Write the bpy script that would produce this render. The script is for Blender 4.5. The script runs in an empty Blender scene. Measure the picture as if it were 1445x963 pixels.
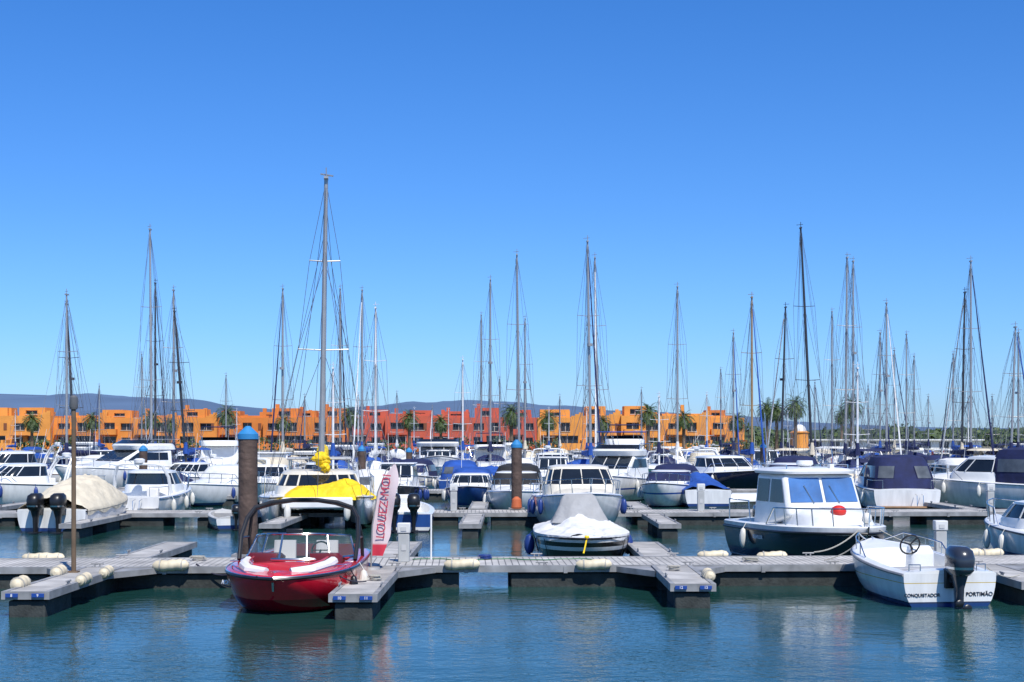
import bpy, math, random, bmesh
from mathutils import Vector, noise
R = random.Random(11)
sc = bpy.context.scene
PI = math.pi
def brg(u, d):            # lateral metres for a surveyed bearing at range d
    return (u-722.5)/2007.0*d
# ------------------------------------------------------------------ materials
MATS = {}
def mat(name, col, rough=.5, metal=0., coat=0., var=.12, scale=2.5, bump=0., spec=.5, bscale=None):
    if name in MATS: return MATS[name]
    m = bpy.data.materials.new(name); m.use_nodes = True
    nt = m.node_tree; b = nt.nodes['Principled BSDF']
    tc = nt.nodes.new('ShaderNodeTexCoord')
    n = nt.nodes.new('ShaderNodeTexNoise'); n.inputs['Scale'].default_value = scale
    n.inputs['Detail'].default_value = 5
    nt.links.new(tc.outputs['Object'], n.inputs['Vector'])
    r = nt.nodes.new('ShaderNodeValToRGB')
    r.color_ramp.elements[0].position = .3; r.color_ramp.elements[1].position = .7
    r.color_ramp.elements[0].color = tuple(c*(1-var) for c in col)+(1,)
    r.color_ramp.elements[1].color = tuple(min(1, c*(1+var)) for c in col)+(1,)
    nt.links.new(n.outputs['Fac'], r.inputs['Fac'])
    nt.links.new(r.outputs['Color'], b.inputs['Base Color'])
    b.inputs['Roughness'].default_value = rough; b.inputs['Metallic'].default_value = metal
    b.inputs['Coat Weight'].default_value = coat; b.inputs['Coat Roughness'].default_value = .05
    b.inputs['Specular IOR Level'].default_value = spec
    if bump:
        n2 = nt.nodes.new('ShaderNodeTexNoise'); n2.inputs['Scale'].default_value = bscale or scale*4
        nt.links.new(tc.outputs['Object'], n2.inputs['Vector'])
        bp = nt.nodes.new('ShaderNodeBump'); bp.inputs['Distance'].default_value = bump
        nt.links.new(n2.outputs['Fac'], bp.inputs['Height']); nt.links.new(bp.outputs['Normal'], b.inputs['Normal'])
    MATS[name] = m; return m

def hullmat(name, top, stripe, bottom, z1=.06, z2=.16, band=None, zb=(9, 9), rough=.22):
    if name in MATS: return MATS[name]
    m = bpy.data.materials.new(name); m.use_nodes = True
    nt = m.node_tree; b = nt.nodes['Principled BSDF']
    tc = nt.nodes.new('ShaderNodeTexCoord'); sp = nt.nodes.new('ShaderNodeSeparateXYZ')
    nt.links.new(tc.outputs['Object'], sp.inputs[0])
    mp = nt.nodes.new('ShaderNodeMapRange'); mp.inputs[1].default_value = -1; mp.inputs[2].default_value = 3
    nt.links.new(sp.outputs['Z'], mp.inputs[0])
    r = nt.nodes.new('ShaderNodeValToRGB'); r.color_ramp.interpolation = 'CONSTANT'
    cr = r.color_ramp
    f = lambda z: (z+1)/4
    cr.elements[0].position = 0; cr.elements[0].color = tuple(bottom)+(1,)
    cr.elements[1].position = f(z1); cr.elements[1].color = tuple(stripe)+(1,)
    e = cr.elements.new(f(z2)); e.color = tuple(top)+(1,)
    if band:
        e = cr.elements.new(f(zb[0])); e.color = tuple(band)+(1,)
        e = cr.elements.new(f(zb[1])); e.color = tuple(top)+(1,)
    nt.links.new(mp.outputs[0], r.inputs[0])
    n = nt.nodes.new('ShaderNodeTexNoise'); n.inputs['Scale'].default_value = 1.6; n.inputs['Detail'].default_value = 6
    mpg = nt.nodes.new('ShaderNodeMapping'); mpg.inputs['Scale'].default_value = (3, 3, .6)
    nt.links.new(tc.outputs['Object'], mpg.inputs[0]); nt.links.new(mpg.outputs[0], n.inputs['Vector'])
    mr = nt.nodes.new('ShaderNodeMapRange'); mr.inputs[1].default_value = .35; mr.inputs[2].default_value = .75
    mr.inputs[3].default_value = 1.0; mr.inputs[4].default_value = .76
    nt.links.new(n.outputs['Fac'], mr.inputs[0])
    mx = nt.nodes.new('ShaderNodeVectorMath'); mx.operation = 'SCALE'
    nt.links.new(r.outputs[0], mx.inputs[0]); nt.links.new(mr.outputs[0], mx.inputs['Scale'])
    nt.links.new(mx.outputs[0], b.inputs['Base Color'])
    b.inputs['Roughness'].default_value = rough; b.inputs['Coat Weight'].default_value = .5
    b.inputs['Coat Roughness'].default_value = .06
    MATS[name] = m; return m

WHITE = mat('white_gelcoat', (.79, .79, .77), .3, coat=.3, var=.07)
CREAM = mat('cream_gelcoat', (.72, .67, .56), .35, coat=.2, var=.08)
GREYD = mat('grey_nonskid_deck', (.50, .50, .49), .7, var=.1)
GLASS = mat('tinted_glass', (.012, .016, .022), .05, var=.2, spec=.7)
STEEL = mat('stainless_steel', (.62, .62, .62), .22, metal=1.)
ALU = mat('mast_aluminium', (.40, .39, .38), .42, metal=.5, var=.08)
ALUD = mat('dark_anodised_mast', (.05, .05, .055), .4, metal=.3)
ALUB = mat('bronze_mast', (.30, .20, .10), .5)
ALUW = mat('white_mast', (.72, .72, .72), .4)
WIRE = mat('rigging_wire', (.20, .20, .21), .4, metal=.5)
BLACK = mat('black_plastic', (.015, .015, .017), .35, var=.3)
OUTB = mat('outboard_cowl', (.03, .035, .05), .22, coat=.5, var=.2)
NAVYC = mat('navy_canvas', (.010, .016, .07), .85, var=.3, bump=.01)
BLUEC = mat('blue_canvas', (.012, .07, .32), .8, var=.25, bump=.01)
LBLUE = mat('light_blue_cover', (.025, .13, .36), .6, var=.35, scale=1.2, bump=.01)
YELLC = mat('yellow_canvas', (.84, .57, .01), .7, var=.12, bump=.06, bscale=4)
BEIGEC = mat('beige_canvas', (.62, .55, .42), .85, var=.14, bump=.04, bscale=4)
WHITEC = mat('white_canvas', (.66, .66, .65), .85, var=.10, bump=.05, bscale=4)
BLACKC = mat('black_canvas', (.02, .02, .022), .85, var=.3, bump=.01)
REDP = mat('red_plastic', (.65, .03, .02), .4)
TEAK = mat('teak', (.26, .14, .06), .6, var=.25)
FEND = mat('white_fender', (.68, .66, .60), .45, var=.12)
FENDC = mat('cream_dock_fender', (.66, .57, .40), .6, var=.22, scale=5)
FENDB = mat('blue_fender', (.02, .05, .22), .4)
ROPE = mat('rope', (.40, .38, .33), .9, scale=30)
ROPED = mat('dark_rope', (.03, .03, .05), .9)
CONC = mat('float_concrete', (.035, .04, .038), .9, var=.4, scale=3, bump=.02)
VINYL = mat('white_vinyl', (.76, .74, .72), .5, var=.05)
BLUES = mat('blue_sign', (.015, .06, .28), .4)
LETW = mat('white_lettering', (.8, .8, .8), .4)

H_WHITE = hullmat('hull_white', (.79, .79, .78), (.02, .05, .18), (.03, .05, .08))
H_WHITE2 = hullmat('hull_white_black_boot', (.78, .78, .75), (.03, .03, .03), (.10, .02, .02))
H_WBLUE = hullmat('hull_white_blue_band', (.79, .79, .78), (.74, .74, .73), (.02, .04, .12), band=(.02, .08, .35), zb=(.62, .70))
H_NAVY = hullmat('hull_navy', (.008, .013, .04), (.7, .7, .7), (.02, .03, .06), z1=.08, z2=.12)
H_GREEN = hullmat('hull_green', (.05, .20, .18), (.7, .7, .7), (.03, .06, .05))
H_RED = hullmat('hull_red', (.56, .010, .028), (.24, .004, .012), (.06, .003, .004), z1=.02, z2=.26, rough=.15)
H_BLUE = hullmat('hull_blue', (.02, .07, .26), (.7, .7, .7), (.03, .03, .05))
H_COV = hullmat('hull_white_black_stripes', (.70, .69, .66), (.02, .02, .022), (.45, .44, .42), z1=.14, z2=.46, band=(.02, .02, .02), zb=(.56, .66))
H_CONQ = hullmat('hull_white_gold_line', (.78, .78, .77), (.02, .03, .08), (.01, .04, .16), z1=.05, z2=.08, band=(.55, .40, .10), zb=(.43, .45))

# ------------------------------------------------------------------ mesh builder
def sup(a, sec):
    z, cx, cy, rx, ry, p = sec; c = math.cos(a); q = math.sin(a)
    return (cx+rx*math.copysign(abs(c)**(2/p), c), cy+ry*math.copysign(abs(q)**(2/p), q), z)
class MB:
    def __init__(s): s.v = []; s.f = []
    def add(s, vs, fs):
        o = len(s.v); s.v += [tuple(v) for v in vs]; s.f += [tuple(i+o for i in f) for f in fs]; return s
    def box(s, x0, x1, y0, y1, z0, z1):
        v = [(x, y, z) for z in (z0, z1) for y in (y0, y1) for x in (x0, x1)]
        return s.add(v, [(0, 2, 3, 1), (4, 5, 7, 6), (0, 1, 5, 4), (2, 6, 7, 3), (0, 4, 6, 2), (1, 3, 7, 5)])
    def tube(s, pts, r, n=8, cap=True):
        pts = [Vector(p) for p in pts]; k = len(pts)
        rr = r if isinstance(r, (list, tuple)) else [r]*k
        vs = []; up = None
        for i, p in enumerate(pts):
            d = (pts[min(i+1, k-1)]-pts[max(i-1, 0)])
            if d.length < 1e-9: d = Vector((0, 0, 1))
            d.normalize()
            if up is None: up = Vector((0, 0, 1)) if abs(d.z) < .9 else Vector((0, 1, 0))
            a = d.cross(up)
            if a.length < 1e-4: a = d.cross(Vector((1, 0, 0)))
            a.normalize(); b = a.cross(d)
            up = b
            for j in range(n):
                t = 2*PI*j/n
                vs.append(p+a*math.cos(t)*rr[i]+b*math.sin(t)*rr[i])
        fs = []
        for i in range(k-1):
            for j in range(n):
                j2 = (j+1) % n
                fs.append((i*n+j, i*n+j2, (i+1)*n+j2, (i+1)*n+j))
        if cap:
            fs.append(tuple(range(n))); fs.append(tuple((k-1)*n+j for j in range(n)))
        return s.add(vs, fs)
    def loft(s, secs, n=16, cap=True):
        vs = []
        for sec in secs:
            for j in range(n): vs.append(sup(2*PI*j/n, sec))
        fs = []
        for i in range(len(secs)-1):
            for j in range(n):
                j2 = (j+1) % n
                fs.append((i*n+j, i*n+j2, (i+1)*n+j2, (i+1)*n+j))
        if cap: fs.append(tuple(range(n))); fs.append(tuple((len(secs)-1)*n+j for j in range(n)))
        return s.add(vs, fs)
    def patch(s, sa, sb, a0, a1, n=8, off=.015):
        g = []
        for sec in (sa, sb):
            q = (sec[0], sec[1], sec[2], sec[3]+off, sec[4]+off, sec[5])
            g += [sup(math.radians(a0+(a1-a0)*i/n), q) for i in range(n+1)]
        return s.add(g, [(i, i+1, n+2+i, n+1+i) for i in range(n)])
    def ell(s, c, rad, n=12, amp=0., fr=3.):
        vs = []; m = n//2
        for i in range(m+1):
            a = PI*i/m
            for j in range(n):
                t = 2*PI*j/n
                d = Vector((math.sin(a)*math.cos(t), math.sin(a)*math.sin(t), math.cos(a)))
                k = 1
                if amp:
                    q = d*fr+Vector(c)
                    k = 1+amp*(noise.noise(q)+.6*noise.noise(q*2.7)+.35*noise.noise(q*6))
                vs.append((c[0]+d.x*rad[0]*k, c[1]+d.y*rad[1]*k, c[2]+d.z*rad[2]*k))
        fs = []
        for i in range(m):
            for j in range(n):
                j2 = (j+1) % n
                fs.append((i*n+j, (i+1)*n+j, (i+1)*n+j2, i*n+j2))
        return s.add(vs, fs)
    def poly(s, pts): return s.add(pts, [tuple(range(len(pts)))])
    def obj(s, name, m, parent=None, smooth=True, bevel=0, ang=.6, merge=True):
        me = bpy.data.meshes.new(name); me.from_pydata(s.v, [], s.f)
        bm = bmesh.new(); bm.from_mesh(me)
        if merge: bmesh.ops.remove_doubles(bm, verts=bm.verts, dist=1e-5)
        bmesh.ops.recalc_face_normals(bm, faces=bm.faces)
        bm.to_mesh(me); bm.free()
        if smooth:
            me.shade_smooth(); me.set_sharp_from_angle(angle=ang)
        me.materials.append(m)
        o = bpy.data.objects.new(name, me); sc.collection.objects.link(o)
        if parent: o.parent = parent
        if bevel:
            md = o.modifiers.new('b', 'BEVEL'); md.width = bevel; md.segments = 2; md.limit_method = 'ANGLE'
        return o

def empty(name, x, y, z=0, rz=0):
    e = bpy.data.objects.new(name, None); sc.collection.objects.link(e)
    e.location = (x, y, z); e.rotation_euler = (0, 0, math.radians(rz)); e.empty_display_size = .3
    return e
def clone(e, x, y, rz, s=1.):
    c = bpy.data.objects.new(e.name.split('.')[0], None); sc.collection.objects.link(c)
    c.location = (x, y, e.location.z); c.rotation_euler = (0, 0, math.radians(rz)); c.scale = (s, s, s)
    for ch in list(e.children):
        k = ch.copy(); sc.collection.objects.link(k); k.parent = c
    return c
def text(body, size, m, parent, loc, rot, name='lettering', ext=.003, off=.012):
    cu = bpy.data.curves.new(name, 'FONT'); cu.body = body; cu.size = size; cu.extrude = ext; cu.offset = size*off
    cu.align_x = 'CENTER'; cu.align_y = 'CENTER'; cu.materials.append(m)
    o = bpy.data.objects.new(name, cu); sc.collection.objects.link(o)
    o.parent = parent; o.location = loc; o.rotation_euler = rot
    return o
def sag(a, b, s, n=10):
    a = Vector(a); b = Vector(b); return [a.lerp(b, i/n)-Vector((0, 0, s*4*(i/n)*(1-i/n))) for i in range(n+1)]

# ------------------------------------------------------------------ hull
class Hull:
    def __init__(s, L, B, fs, fb, draft=.3, tw=.85, mx=.4, p=2.2, q=.85, kp=3, fine=1.15, fullst=.5):
        s.L, s.B, s.fs, s.fb, s.d, s.tw, s.mx, s.p, s.q, s.kp, s.fine, s.full = L, B, fs, fb, draft, tw, mx, p, q, kp, fine, fullst
    def w(s, t):
        if t < s.mx: return s.B/2*(s.tw+(1-s.tw)*math.sin(t/s.mx*PI/2))
        k = min(1, (t-s.mx)/(1-s.mx)); return s.B/2*max(1-k**s.p, 0)**s.q
    def zs(s, t): return s.fs+(s.fb-s.fs)*t**1.8
    def zk(s, t):
        k = max(0, (t-.55)/.45); return -s.d+(s.zs(t)*.985+s.d)*k**s.kp
    def y(s, t): return (t-.5)*s.L
    def ts(s, n=26):
        return [1-(1-i/n)**1.25 for i in range(n+1)]
    def shell(s, par, m, name='hull'):
        mb = MB(); ns = 10; vs = []; T = s.ts()
        for t in T:
            a = s.full+(s.fine-s.full)*max(0, (t-.3)/.7)
            row = []
            for j in range(ns+1):
                th = PI/2*j/ns
                row.append((s.w(t)*math.sin(th)**a if j else 0, s.zk(t)+(s.zs(t)-s.zk(t))*(1-math.cos(th))))
            full = [(-x, z) for x, z in reversed(row[1:])]+row
            vs += [(x, s.y(t), z) for x, z in full]
        w = 2*ns+1; fs = []
        for i in range(len(T)-1):
            for j in range(w-1):
                fs.append((i*w+j, i*w+j+1, (i+1)*w+j+1, (i+1)*w+j))
        fs.append(tuple(range(w)))
        mb.add(vs, fs); return mb.obj(name, m, par, ang=.7)
    def deck(s, par, m, dep=None, dlt=.14, camber=.04, name='deck', floor=None):
        dep = dep or (lambda t: 0)
        T = sorted(set(s.ts()+[x for x in (floor or [])])); vs = []
        for t in T:
            w = s.w(t); wi = max(w-dlt, 0); z = s.zs(t); d = dep(t); wi2 = max(wi-.04, 0)
            half = [(w, z), (w-.3*(w-wi), z+.03), (wi, z+.03), (wi2, z+.03-d), (wi2*.5, z+.03+camber*(1 if d == 0 else 0)*.75-d), (0, z+.03+camber*(1 if d == 0 else 0)-d)]
            full = [(-x, zz) for x, zz in half[:-1]]+list(reversed(half))
            vs += [(x, s.y(t), zz) for x, zz in full]
        k = 11; fs = []
        for i in range(len(T)-1):
            for j in range(k-1): fs.append((i*k+j, i*k+j+1, (i+1)*k+j+1, (i+1)*k+j))
        fs.append(tuple(range(k)))
        return MB().add(vs, fs).obj(name, m, par, ang=.5)
    def rub(s, par, m, r=.025, dz=-.03, name='rub_rail'):
        mb = MB()
        for sg in (-1, 1):
            mb.tube([(sg*(s.w(t)+.005), s.y(t), s.zs(t)+dz) for t in s.ts()], r, 6)
        return mb.obj(name, m, par)
    def rail(s, par, m, t0, t1, h=.5, inset=.08, n=5, r=.014, mid=False, name='bow_rail', lean=0):
        mb = MB()
        for sg in (-1, 1):
            P = []
            for i in range(21):
                t = t0+(t1-t0)*i/20
                hh = h*min(1, i/3)
                P.append((sg*max(s.w(t)-inset+lean, 0), s.y(t), s.zs(t)+.03+hh))
            mb.tube(P, r, 6)
            if mid: mb.tube([(p[0], p[1], p[2]-h*.5) for p in P[3:]], r*.7, 5)
            for i in range(n):
                t = t0+(t1-t0)*(i+1)/n*.98
                x = sg*max(s.w(t)-inset, 0)
                mb.tube([(x, s.y(t), s.zs(t)), (sg*max(s.w(t)-inset+lean, 0), s.y(t), s.zs(t)+.03+h)], r, 5)
        return mb.obj(name, m, par)
    def fenders(s, par, m, ts, side=(-1, 1), r=.1):
        mb = MB()
        for sg in side:
            for t in ts:
                x = sg*(s.w(t)+r*.9); z = s.zs(t)-.38
                mb.ell((x, s.y(t), z), (r, r, .27), 10)
                mb.tube([(x, s.y(t), z+.25), (sg*s.w(t), s.y(t), s.zs(t)+.02)], .01, 4)
        return mb.obj('fenders', m, par)

class Cabin:
    """prism with planar, inward-leaning sides: x = w0-k(z-z0)-m(y-y0)"""
    def __init__(s, prof, w0, k=.15, m=.05, z0=0, y0=0): s.P = prof; s.w0, s.k, s.m, s.z0, s.y0 = w0, k, m, z0, y0
    def x(s, y, z): return s.w0-s.k*(z-s.z0)-s.m*(y-s.y0)
    def body(s, par, mt, bevel=.05, name='cabin'):
        n = len(s.P); vs = [(s.x(y, z), y, z) for y, z in s.P]+[(-s.x(y, z), y, z) for y, z in s.P]
        fs = [tuple(range(n)), tuple(range(2*n-1, n-1, -1))]+[(i, (i+1) % n, n+(i+1) % n, n+i) for i in range(n)]
        return MB().add(vs, fs).obj(name, mt, par, bevel=bevel)
    def strip(s, mb, i, j, panes=2, ins=.07, off=.018, gap=.05):
        (ya, za), (yb, zb) = s.P[i], s.P[j]
        d = Vector((0, yb-ya, zb-za)); nrm = Vector((0, d.z, -d.y)).normalized()
        cy = sum(p[0] for p in s.P)/len(s.P); cz = sum(p[1] for p in s.P)/len(s.P)
        if nrm.dot(Vector((0, (ya+yb)/2-cy, (za+zb)/2-cz))) < 0: nrm = -nrm
        L = d.length; f = ins/L
        for k in range(panes):
            q = []
            for (ff, tt) in ((f, 0), (f, 1), (1-f, 1), (1-f, 0)):
                y = ya+(yb-ya)*ff; z = za+(zb-za)*ff; w = s.x(y, z)-ins
                a = -w+2*w*k/panes+gap/2*(k > 0); b = -w+2*w*(k+1)/panes-gap/2*(k < panes-1)
                x = a if tt == 0 else b
                q.append((x, y+nrm.y*off, z+nrm.z*off))
            mb.poly(q)
    def side(s, mb, poly, off=.014):
        for sg in (-1, 1):
            mb.poly([(sg*(s.x(y, z)+off), y, z) for y, z in poly])

def outboard(par, x, y, z, m=OUTB, sc_=1., name='outboard_motor'):
    mb = MB(); k = sc_
    mb.loft([(z+.02*k, x, y, .14*k, .22*k, 3), (z+.1*k, x, y-.02*k, .18*k, .29*k, 3), (z+.3*k, x, y-.03*k, .19*k, .30*k, 3),
             (z+.42*k, x, y-.01*k, .17*k, .27*k, 3), (z+.48*k, x, y+.02*k, .11*k, .18*k, 2.5)], 16)
    mb.loft([(z-.62*k, x, y, .05*k, .12*k, 2), (z-.2*k, x, y, .07*k, .12*k, 2.5), (z+.02*k, x, y, .12*k, .18*k, 3)], 12)
    mb.box(x-.09*k, x+.09*k, y+.1*k, y+.34*k, z-.12*k, z+.05*k)
    mb.box(x-.13*k, x+.13*k, y-.24*k, y+.12*k, z-.60*k, z-.57*k)
    mb.obj(name, m, par, ang=.8)
    b = MB(); b.loft([(z+.12*k, x, y-.02*k, .184*k, .292*k, 3), (z+.16*k, x, y-.022*k, .188*k, .296*k, 3)], 16, False); b.obj('cowl_band', STEEL, par)

# ------------------------------------------------------------------ boats
def cruiser(name, X, Y, rz, L=7, B=2.7, fs=.85, fb=1.25, hm=None, style='sport', canopy=None, cm=None, arch=True, motors=0, det=True, hc=1., scr=None):
    hm = hm or H_WHITE; e = empty(name, X, Y, 0, rz)
    H = Hull(L, B, fs, fb, .3, .9, .4, 2.4, .8, 3.2)
    H.shell(e, hm); ck = .33
    H.deck(e, WHITE, lambda t: .45 if .04 < t < ck else 0, .16, floor=[.035, .045, ck-.005, ck+.005])
    H.rub(e, BLACK if R.random() < .5 else STEEL, .022)
    H.rail(e, STEEL, .55, 1, .45, .1, 5, .015, lean=.04)
    zd = fs+.05; g = MB(); cm = cm or WHITE
    w0 = B/2-.22
    if style == 'sport':
        y0 = -.17*L; y1 = .17*L; cy = (y0+y1)/2; ry = (y1-y0)/2
        t = MB(); t.loft([(zd-.1, 0, .17*L, w0*.86, .19*L, 2.3), (zd+.16*hc, 0, .16*L, w0*.78, .175*L, 2.3), (zd+.27*hc, 0, .14*L, w0*.62, .14*L, 2.2), (zd+.30*hc, 0, .13*L, w0*.45, .10*L, 2.2)], 28)
        t.loft([(zd-.4, 0, cy, w0, ry, 4), (zd+.30*hc, 0, cy, w0*.97, ry*.99, 3.6), (zd+.40*hc, 0, cy-.02, w0*.93, ry*.95, 3.4)], 32)
        t.obj('coamings', cm, e, ang=.7)
        g.loft([(zd+.38*hc, 0, cy-.02, w0*.94, ry*.955, 3.4), (zd+.62*hc, 0, cy-.13, w0*.88, ry*.84, 3.3), (zd+.84*hc, 0, cy-.28, w0*.81, ry*.70, 3.2)], 32, False)
        r = MB(); r.loft([(zd+.82*hc, 0, cy-.30, w0*.84, ry*.73, 3.2), (zd+.90*hc, 0, cy-.33, w0*.83, ry*.70, 3), (zd+.95*hc, 0, cy-.35, w0*.6, ry*.5, 2.6)], 32)
        for a in (35, 62, 90, 118, 145, 8, 172, 200, 340):
            a = math.radians(a)
            r.tube([sup(a, (zd+.39*hc, 0, cy-.02, w0*.95, ry*.965, 3.4)), sup(a, (zd+.84*hc, 0, cy-.28, w0*.82, ry*.71, 3.2))], .022, 6)
        r.obj('roof_and_pillars', cm, e)
        if scr:   # snap-on windscreen cover over the forward glass
            sc2 = MB(); S0 = (zd+.37*hc, 0, cy-.02, w0*.96, ry*.975, 3.4); S1 = (zd+.62*hc, 0, cy-.12, w0*.90, ry*.86, 3.3); S2 = (zd+.87*hc, 0, cy-.27, w0*.84, ry*.74, 3.2)
            sc2.patch(S0, S1, 10, 170, 24, .025); sc2.patch(S1, S2, 10, 170, 24, .025); sc2.obj('windscreen_cover', scr, e, ang=1.)
        gg = MB()
        for sg in (-1, 1):
            for q in (.10, .17, .24): gg.ell((sg*w0*(.845-.3*max(0, q-.15)), q*L, zd+.06*hc), (.03, .16, .06), 8)
        gg.obj('portlights', GLASS, e)
        hh = MB(); hh.box(-.25, .25, .12*L-.25, .12*L+.25, zd+.30*hc, zd+.33*hc); hh.obj('deck_hatch', GLASS, e, bevel=.015)
    elif style == 'fly':
        c = Cabin([(-.2*L, zd-.4), (.34*L, zd+.05), (.24*L, zd+.4), (.16*L, zd+.5), (.02*L, zd+1.15), (-.2*L, zd+1.15)], w0, .14, .07, zd, -.2*L)
        c.body(e, cm, .10); c.strip(g, 3, 4, 3, .09)
        c.side(g, [(.10*L, zd+.58), (.03*L, zd+1.0), (-.17*L, zd+1.0), (-.17*L, zd+.58)])
        f = MB(); f.loft([(zd+1.16, 0, -.11*L, w0-.12, .155*L, 4), (zd+1.40, 0, -.10*L, w0-.10, .16*L, 3.6), (zd+1.50, 0, -.10*L, w0-.16, .15*L, 3.4)], 28); f.obj('flybridge', cm, e)
        f2 = MB(); f2.patch((zd+1.48, 0, -.10*L, w0-.16, .15*L, 3.4), (zd+1.70, 0, -.13*L, w0-.26, .13*L, 3.4), 15, 165, 16); f2.obj('fly_windscreen', GLASS, e)
        if canopy:
            f4 = MB(); f4.box(-w0+.3, w0-.3, -.25*L, -.02*L, zd+2.3, zd+2.36); f4.obj('bimini', canopy, e, bevel=.03)
        f3 = MB()
        for sg in (-1, 1):
            f3.tube([(sg*(w0-.15), -.02*L, zd+1.45), (sg*(w0-.15), -.03*L, zd+1.75), (sg*(w0-.15), -.26*L, zd+1.75), (sg*(w0-.15), -.26*L, zd+1.42)], .014, 5)
            if canopy:
                for yy in (-.24*L, -.03*L): f3.tube([(sg*(w0-.15), -.13*L, zd+1.45), (sg*(w0-.32), yy, zd+2.31)], .014, 5)
        f3.obj('fly_rail', STEEL, e)
    else:  # pilot
        c = Cabin([(-.14*L, zd-.4), (.34*L, zd+.02), (.27*L, zd+.38*hc), (.12*L, zd+.46*hc), (.05*L, zd+1.2*hc), (-.14*L, zd+1.2*hc)], w0, .14, .07, zd, -.14*L)
        c.body(e, cm, .07); c.strip(g, 3, 4, 3, .07)
        c.side(g, [(.075*L, zd+.55*hc), (.04*L, zd+1.08*hc), (-.03*L, zd+1.08*hc), (-.03*L, zd+.55*hc)])
        c.side(g, [(-.045*L, zd+.55*hc), (-.045*L, zd+1.08*hc), (-.12*L, zd+1.08*hc), (-.12*L, zd+.55*hc)])
        rf = MB(); rf.box(-w0+.14, w0-.14, -.2*L, .07*L, zd+1.21*hc, zd+1.27*hc); rf.obj('roof', cm, e, bevel=.03)
    g.obj('windows', GLASS, e, smooth=(style == 'sport'))
    x0 = w0
    if canopy and style != 'fly':
        zt = zd+1.22*hc; S = [(zd+.0, 0, -.27*L, w0+.03, .205*L, 4.5), (zd+.40*hc, 0, -.26*L, w0, .20*L, 4.2), (zd+.85*hc, 0, -.24*L, w0*.93, .185*L, 3.6), (zt-.06, 0, -.23*L, w0*.80, .155*L, 3.), (zt+.04, 0, -.23*L, w0*.5, .10*L, 2.4)]
        cp = MB(); cp.loft(S, 36); cp.obj('canopy', canopy, e)
        cw = MB()
        for a0, a1 in ((-32, 28), (152, 212), (225, 262), (278, 315)): cw.patch(S[1], S[2], a0, a1, 8, .012)
        cw.obj('canopy_windows', mat('clear_vinyl', (.10, .11, .12), .08, var=.3, spec=.6), e)
        cr = MB()
        for a in (-34, 30, 150, 214, 224, 263, 277, 316): cr.tube([sup(math.radians(a), (q[0], 0, q[2], q[3]+.02, q[4]+.02, q[5])) for q in S[1:3]], .01, 4)
        cr.obj('canopy_zips', canopy, e)
    elif arch and style == 'sport':
        a = MB(); zt = zd+1.2*hc
        for dy in (0, .12):
            a.tube([(-x0-.05, -.24*L+dy, zd), (-x0+.02, -.27*L+dy, zd+.7*hc), (-x0+.2, -.30*L+dy, zt-.06), (-x0+.45, -.305*L+dy, zt), (x0-.45, -.305*L+dy, zt), (x0-.2, -.30*L+dy, zt-.06), (x0-.02, -.27*L+dy, zd+.7*hc), (x0+.05, -.24*L+dy, zd)], .05, 8)
        a.obj('radar_arch', WHITE, e)
        r = MB(); r.loft([(zt+.05, 0, -.3*L, .2, .2, 2), (zt+.17, 0, -.3*L, .22, .22, 2), (zt+.22, 0, -.3*L, .12, .12, 2)], 14); r.obj('radar_dome', WHITE, e)
    an = MB(); an.tube([(.5, -.15*L, zd+.7), (.55, -.2*L, zd+2.5)], [.012, .006], 5); an.obj('antenna', WHITE, e)
    ct = MB(); ct.box(-w0+.05, w0-.05, -.46*L, -.40*L, zd-.45, zd-.02); ct.box(.15, .6, -.24*L, -.20*L, zd-.42, zd+.25); ct.obj('cockpit_seats', VINYL, e, bevel=.04)
    if motors:
        for i in range(motors): outboard(e, (i-(motors-1)/2)*.55, -.5*L-.3, .75, BLACK if motors == 2 else OUTB, 1.05)
    else:
        sp = MB(); sp.box(-B*.38, B*.38, -.5*L-.55, -.5*L+.02, .22, .30); sp.obj('swim_platform', TEAK if R.random() < .4 else WHITE, e, bevel=.03)
        ld = MB()
        for sx in (.3, .55): ld.tube([(sx, -.5*L-.5, .32), (sx, -.5*L-.45, .75), (sx, -.5*L-.1, .80)], .014, 5)
        ld.obj('boarding_ladder', STEEL, e)
    if det: H.fenders(e, FENDB if R.random() < .4 else FEND, [.2, .45, .65])
    sr = MB()
    for sg in (-1, 1): sr.tube([(sg*(w0+.12), -.33*L, zd), (sg*(w0+.12), -.34*L, zd+.35), (sg*(w0+.1), -.48*L, zd+.35), (sg*(w0-.3), -.49*L, zd+.35), (sg*(w0-.3), -.49*L, zd)], .014, 6)
    sr.obj('stern_rail', STEEL, e)
    return e

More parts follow.
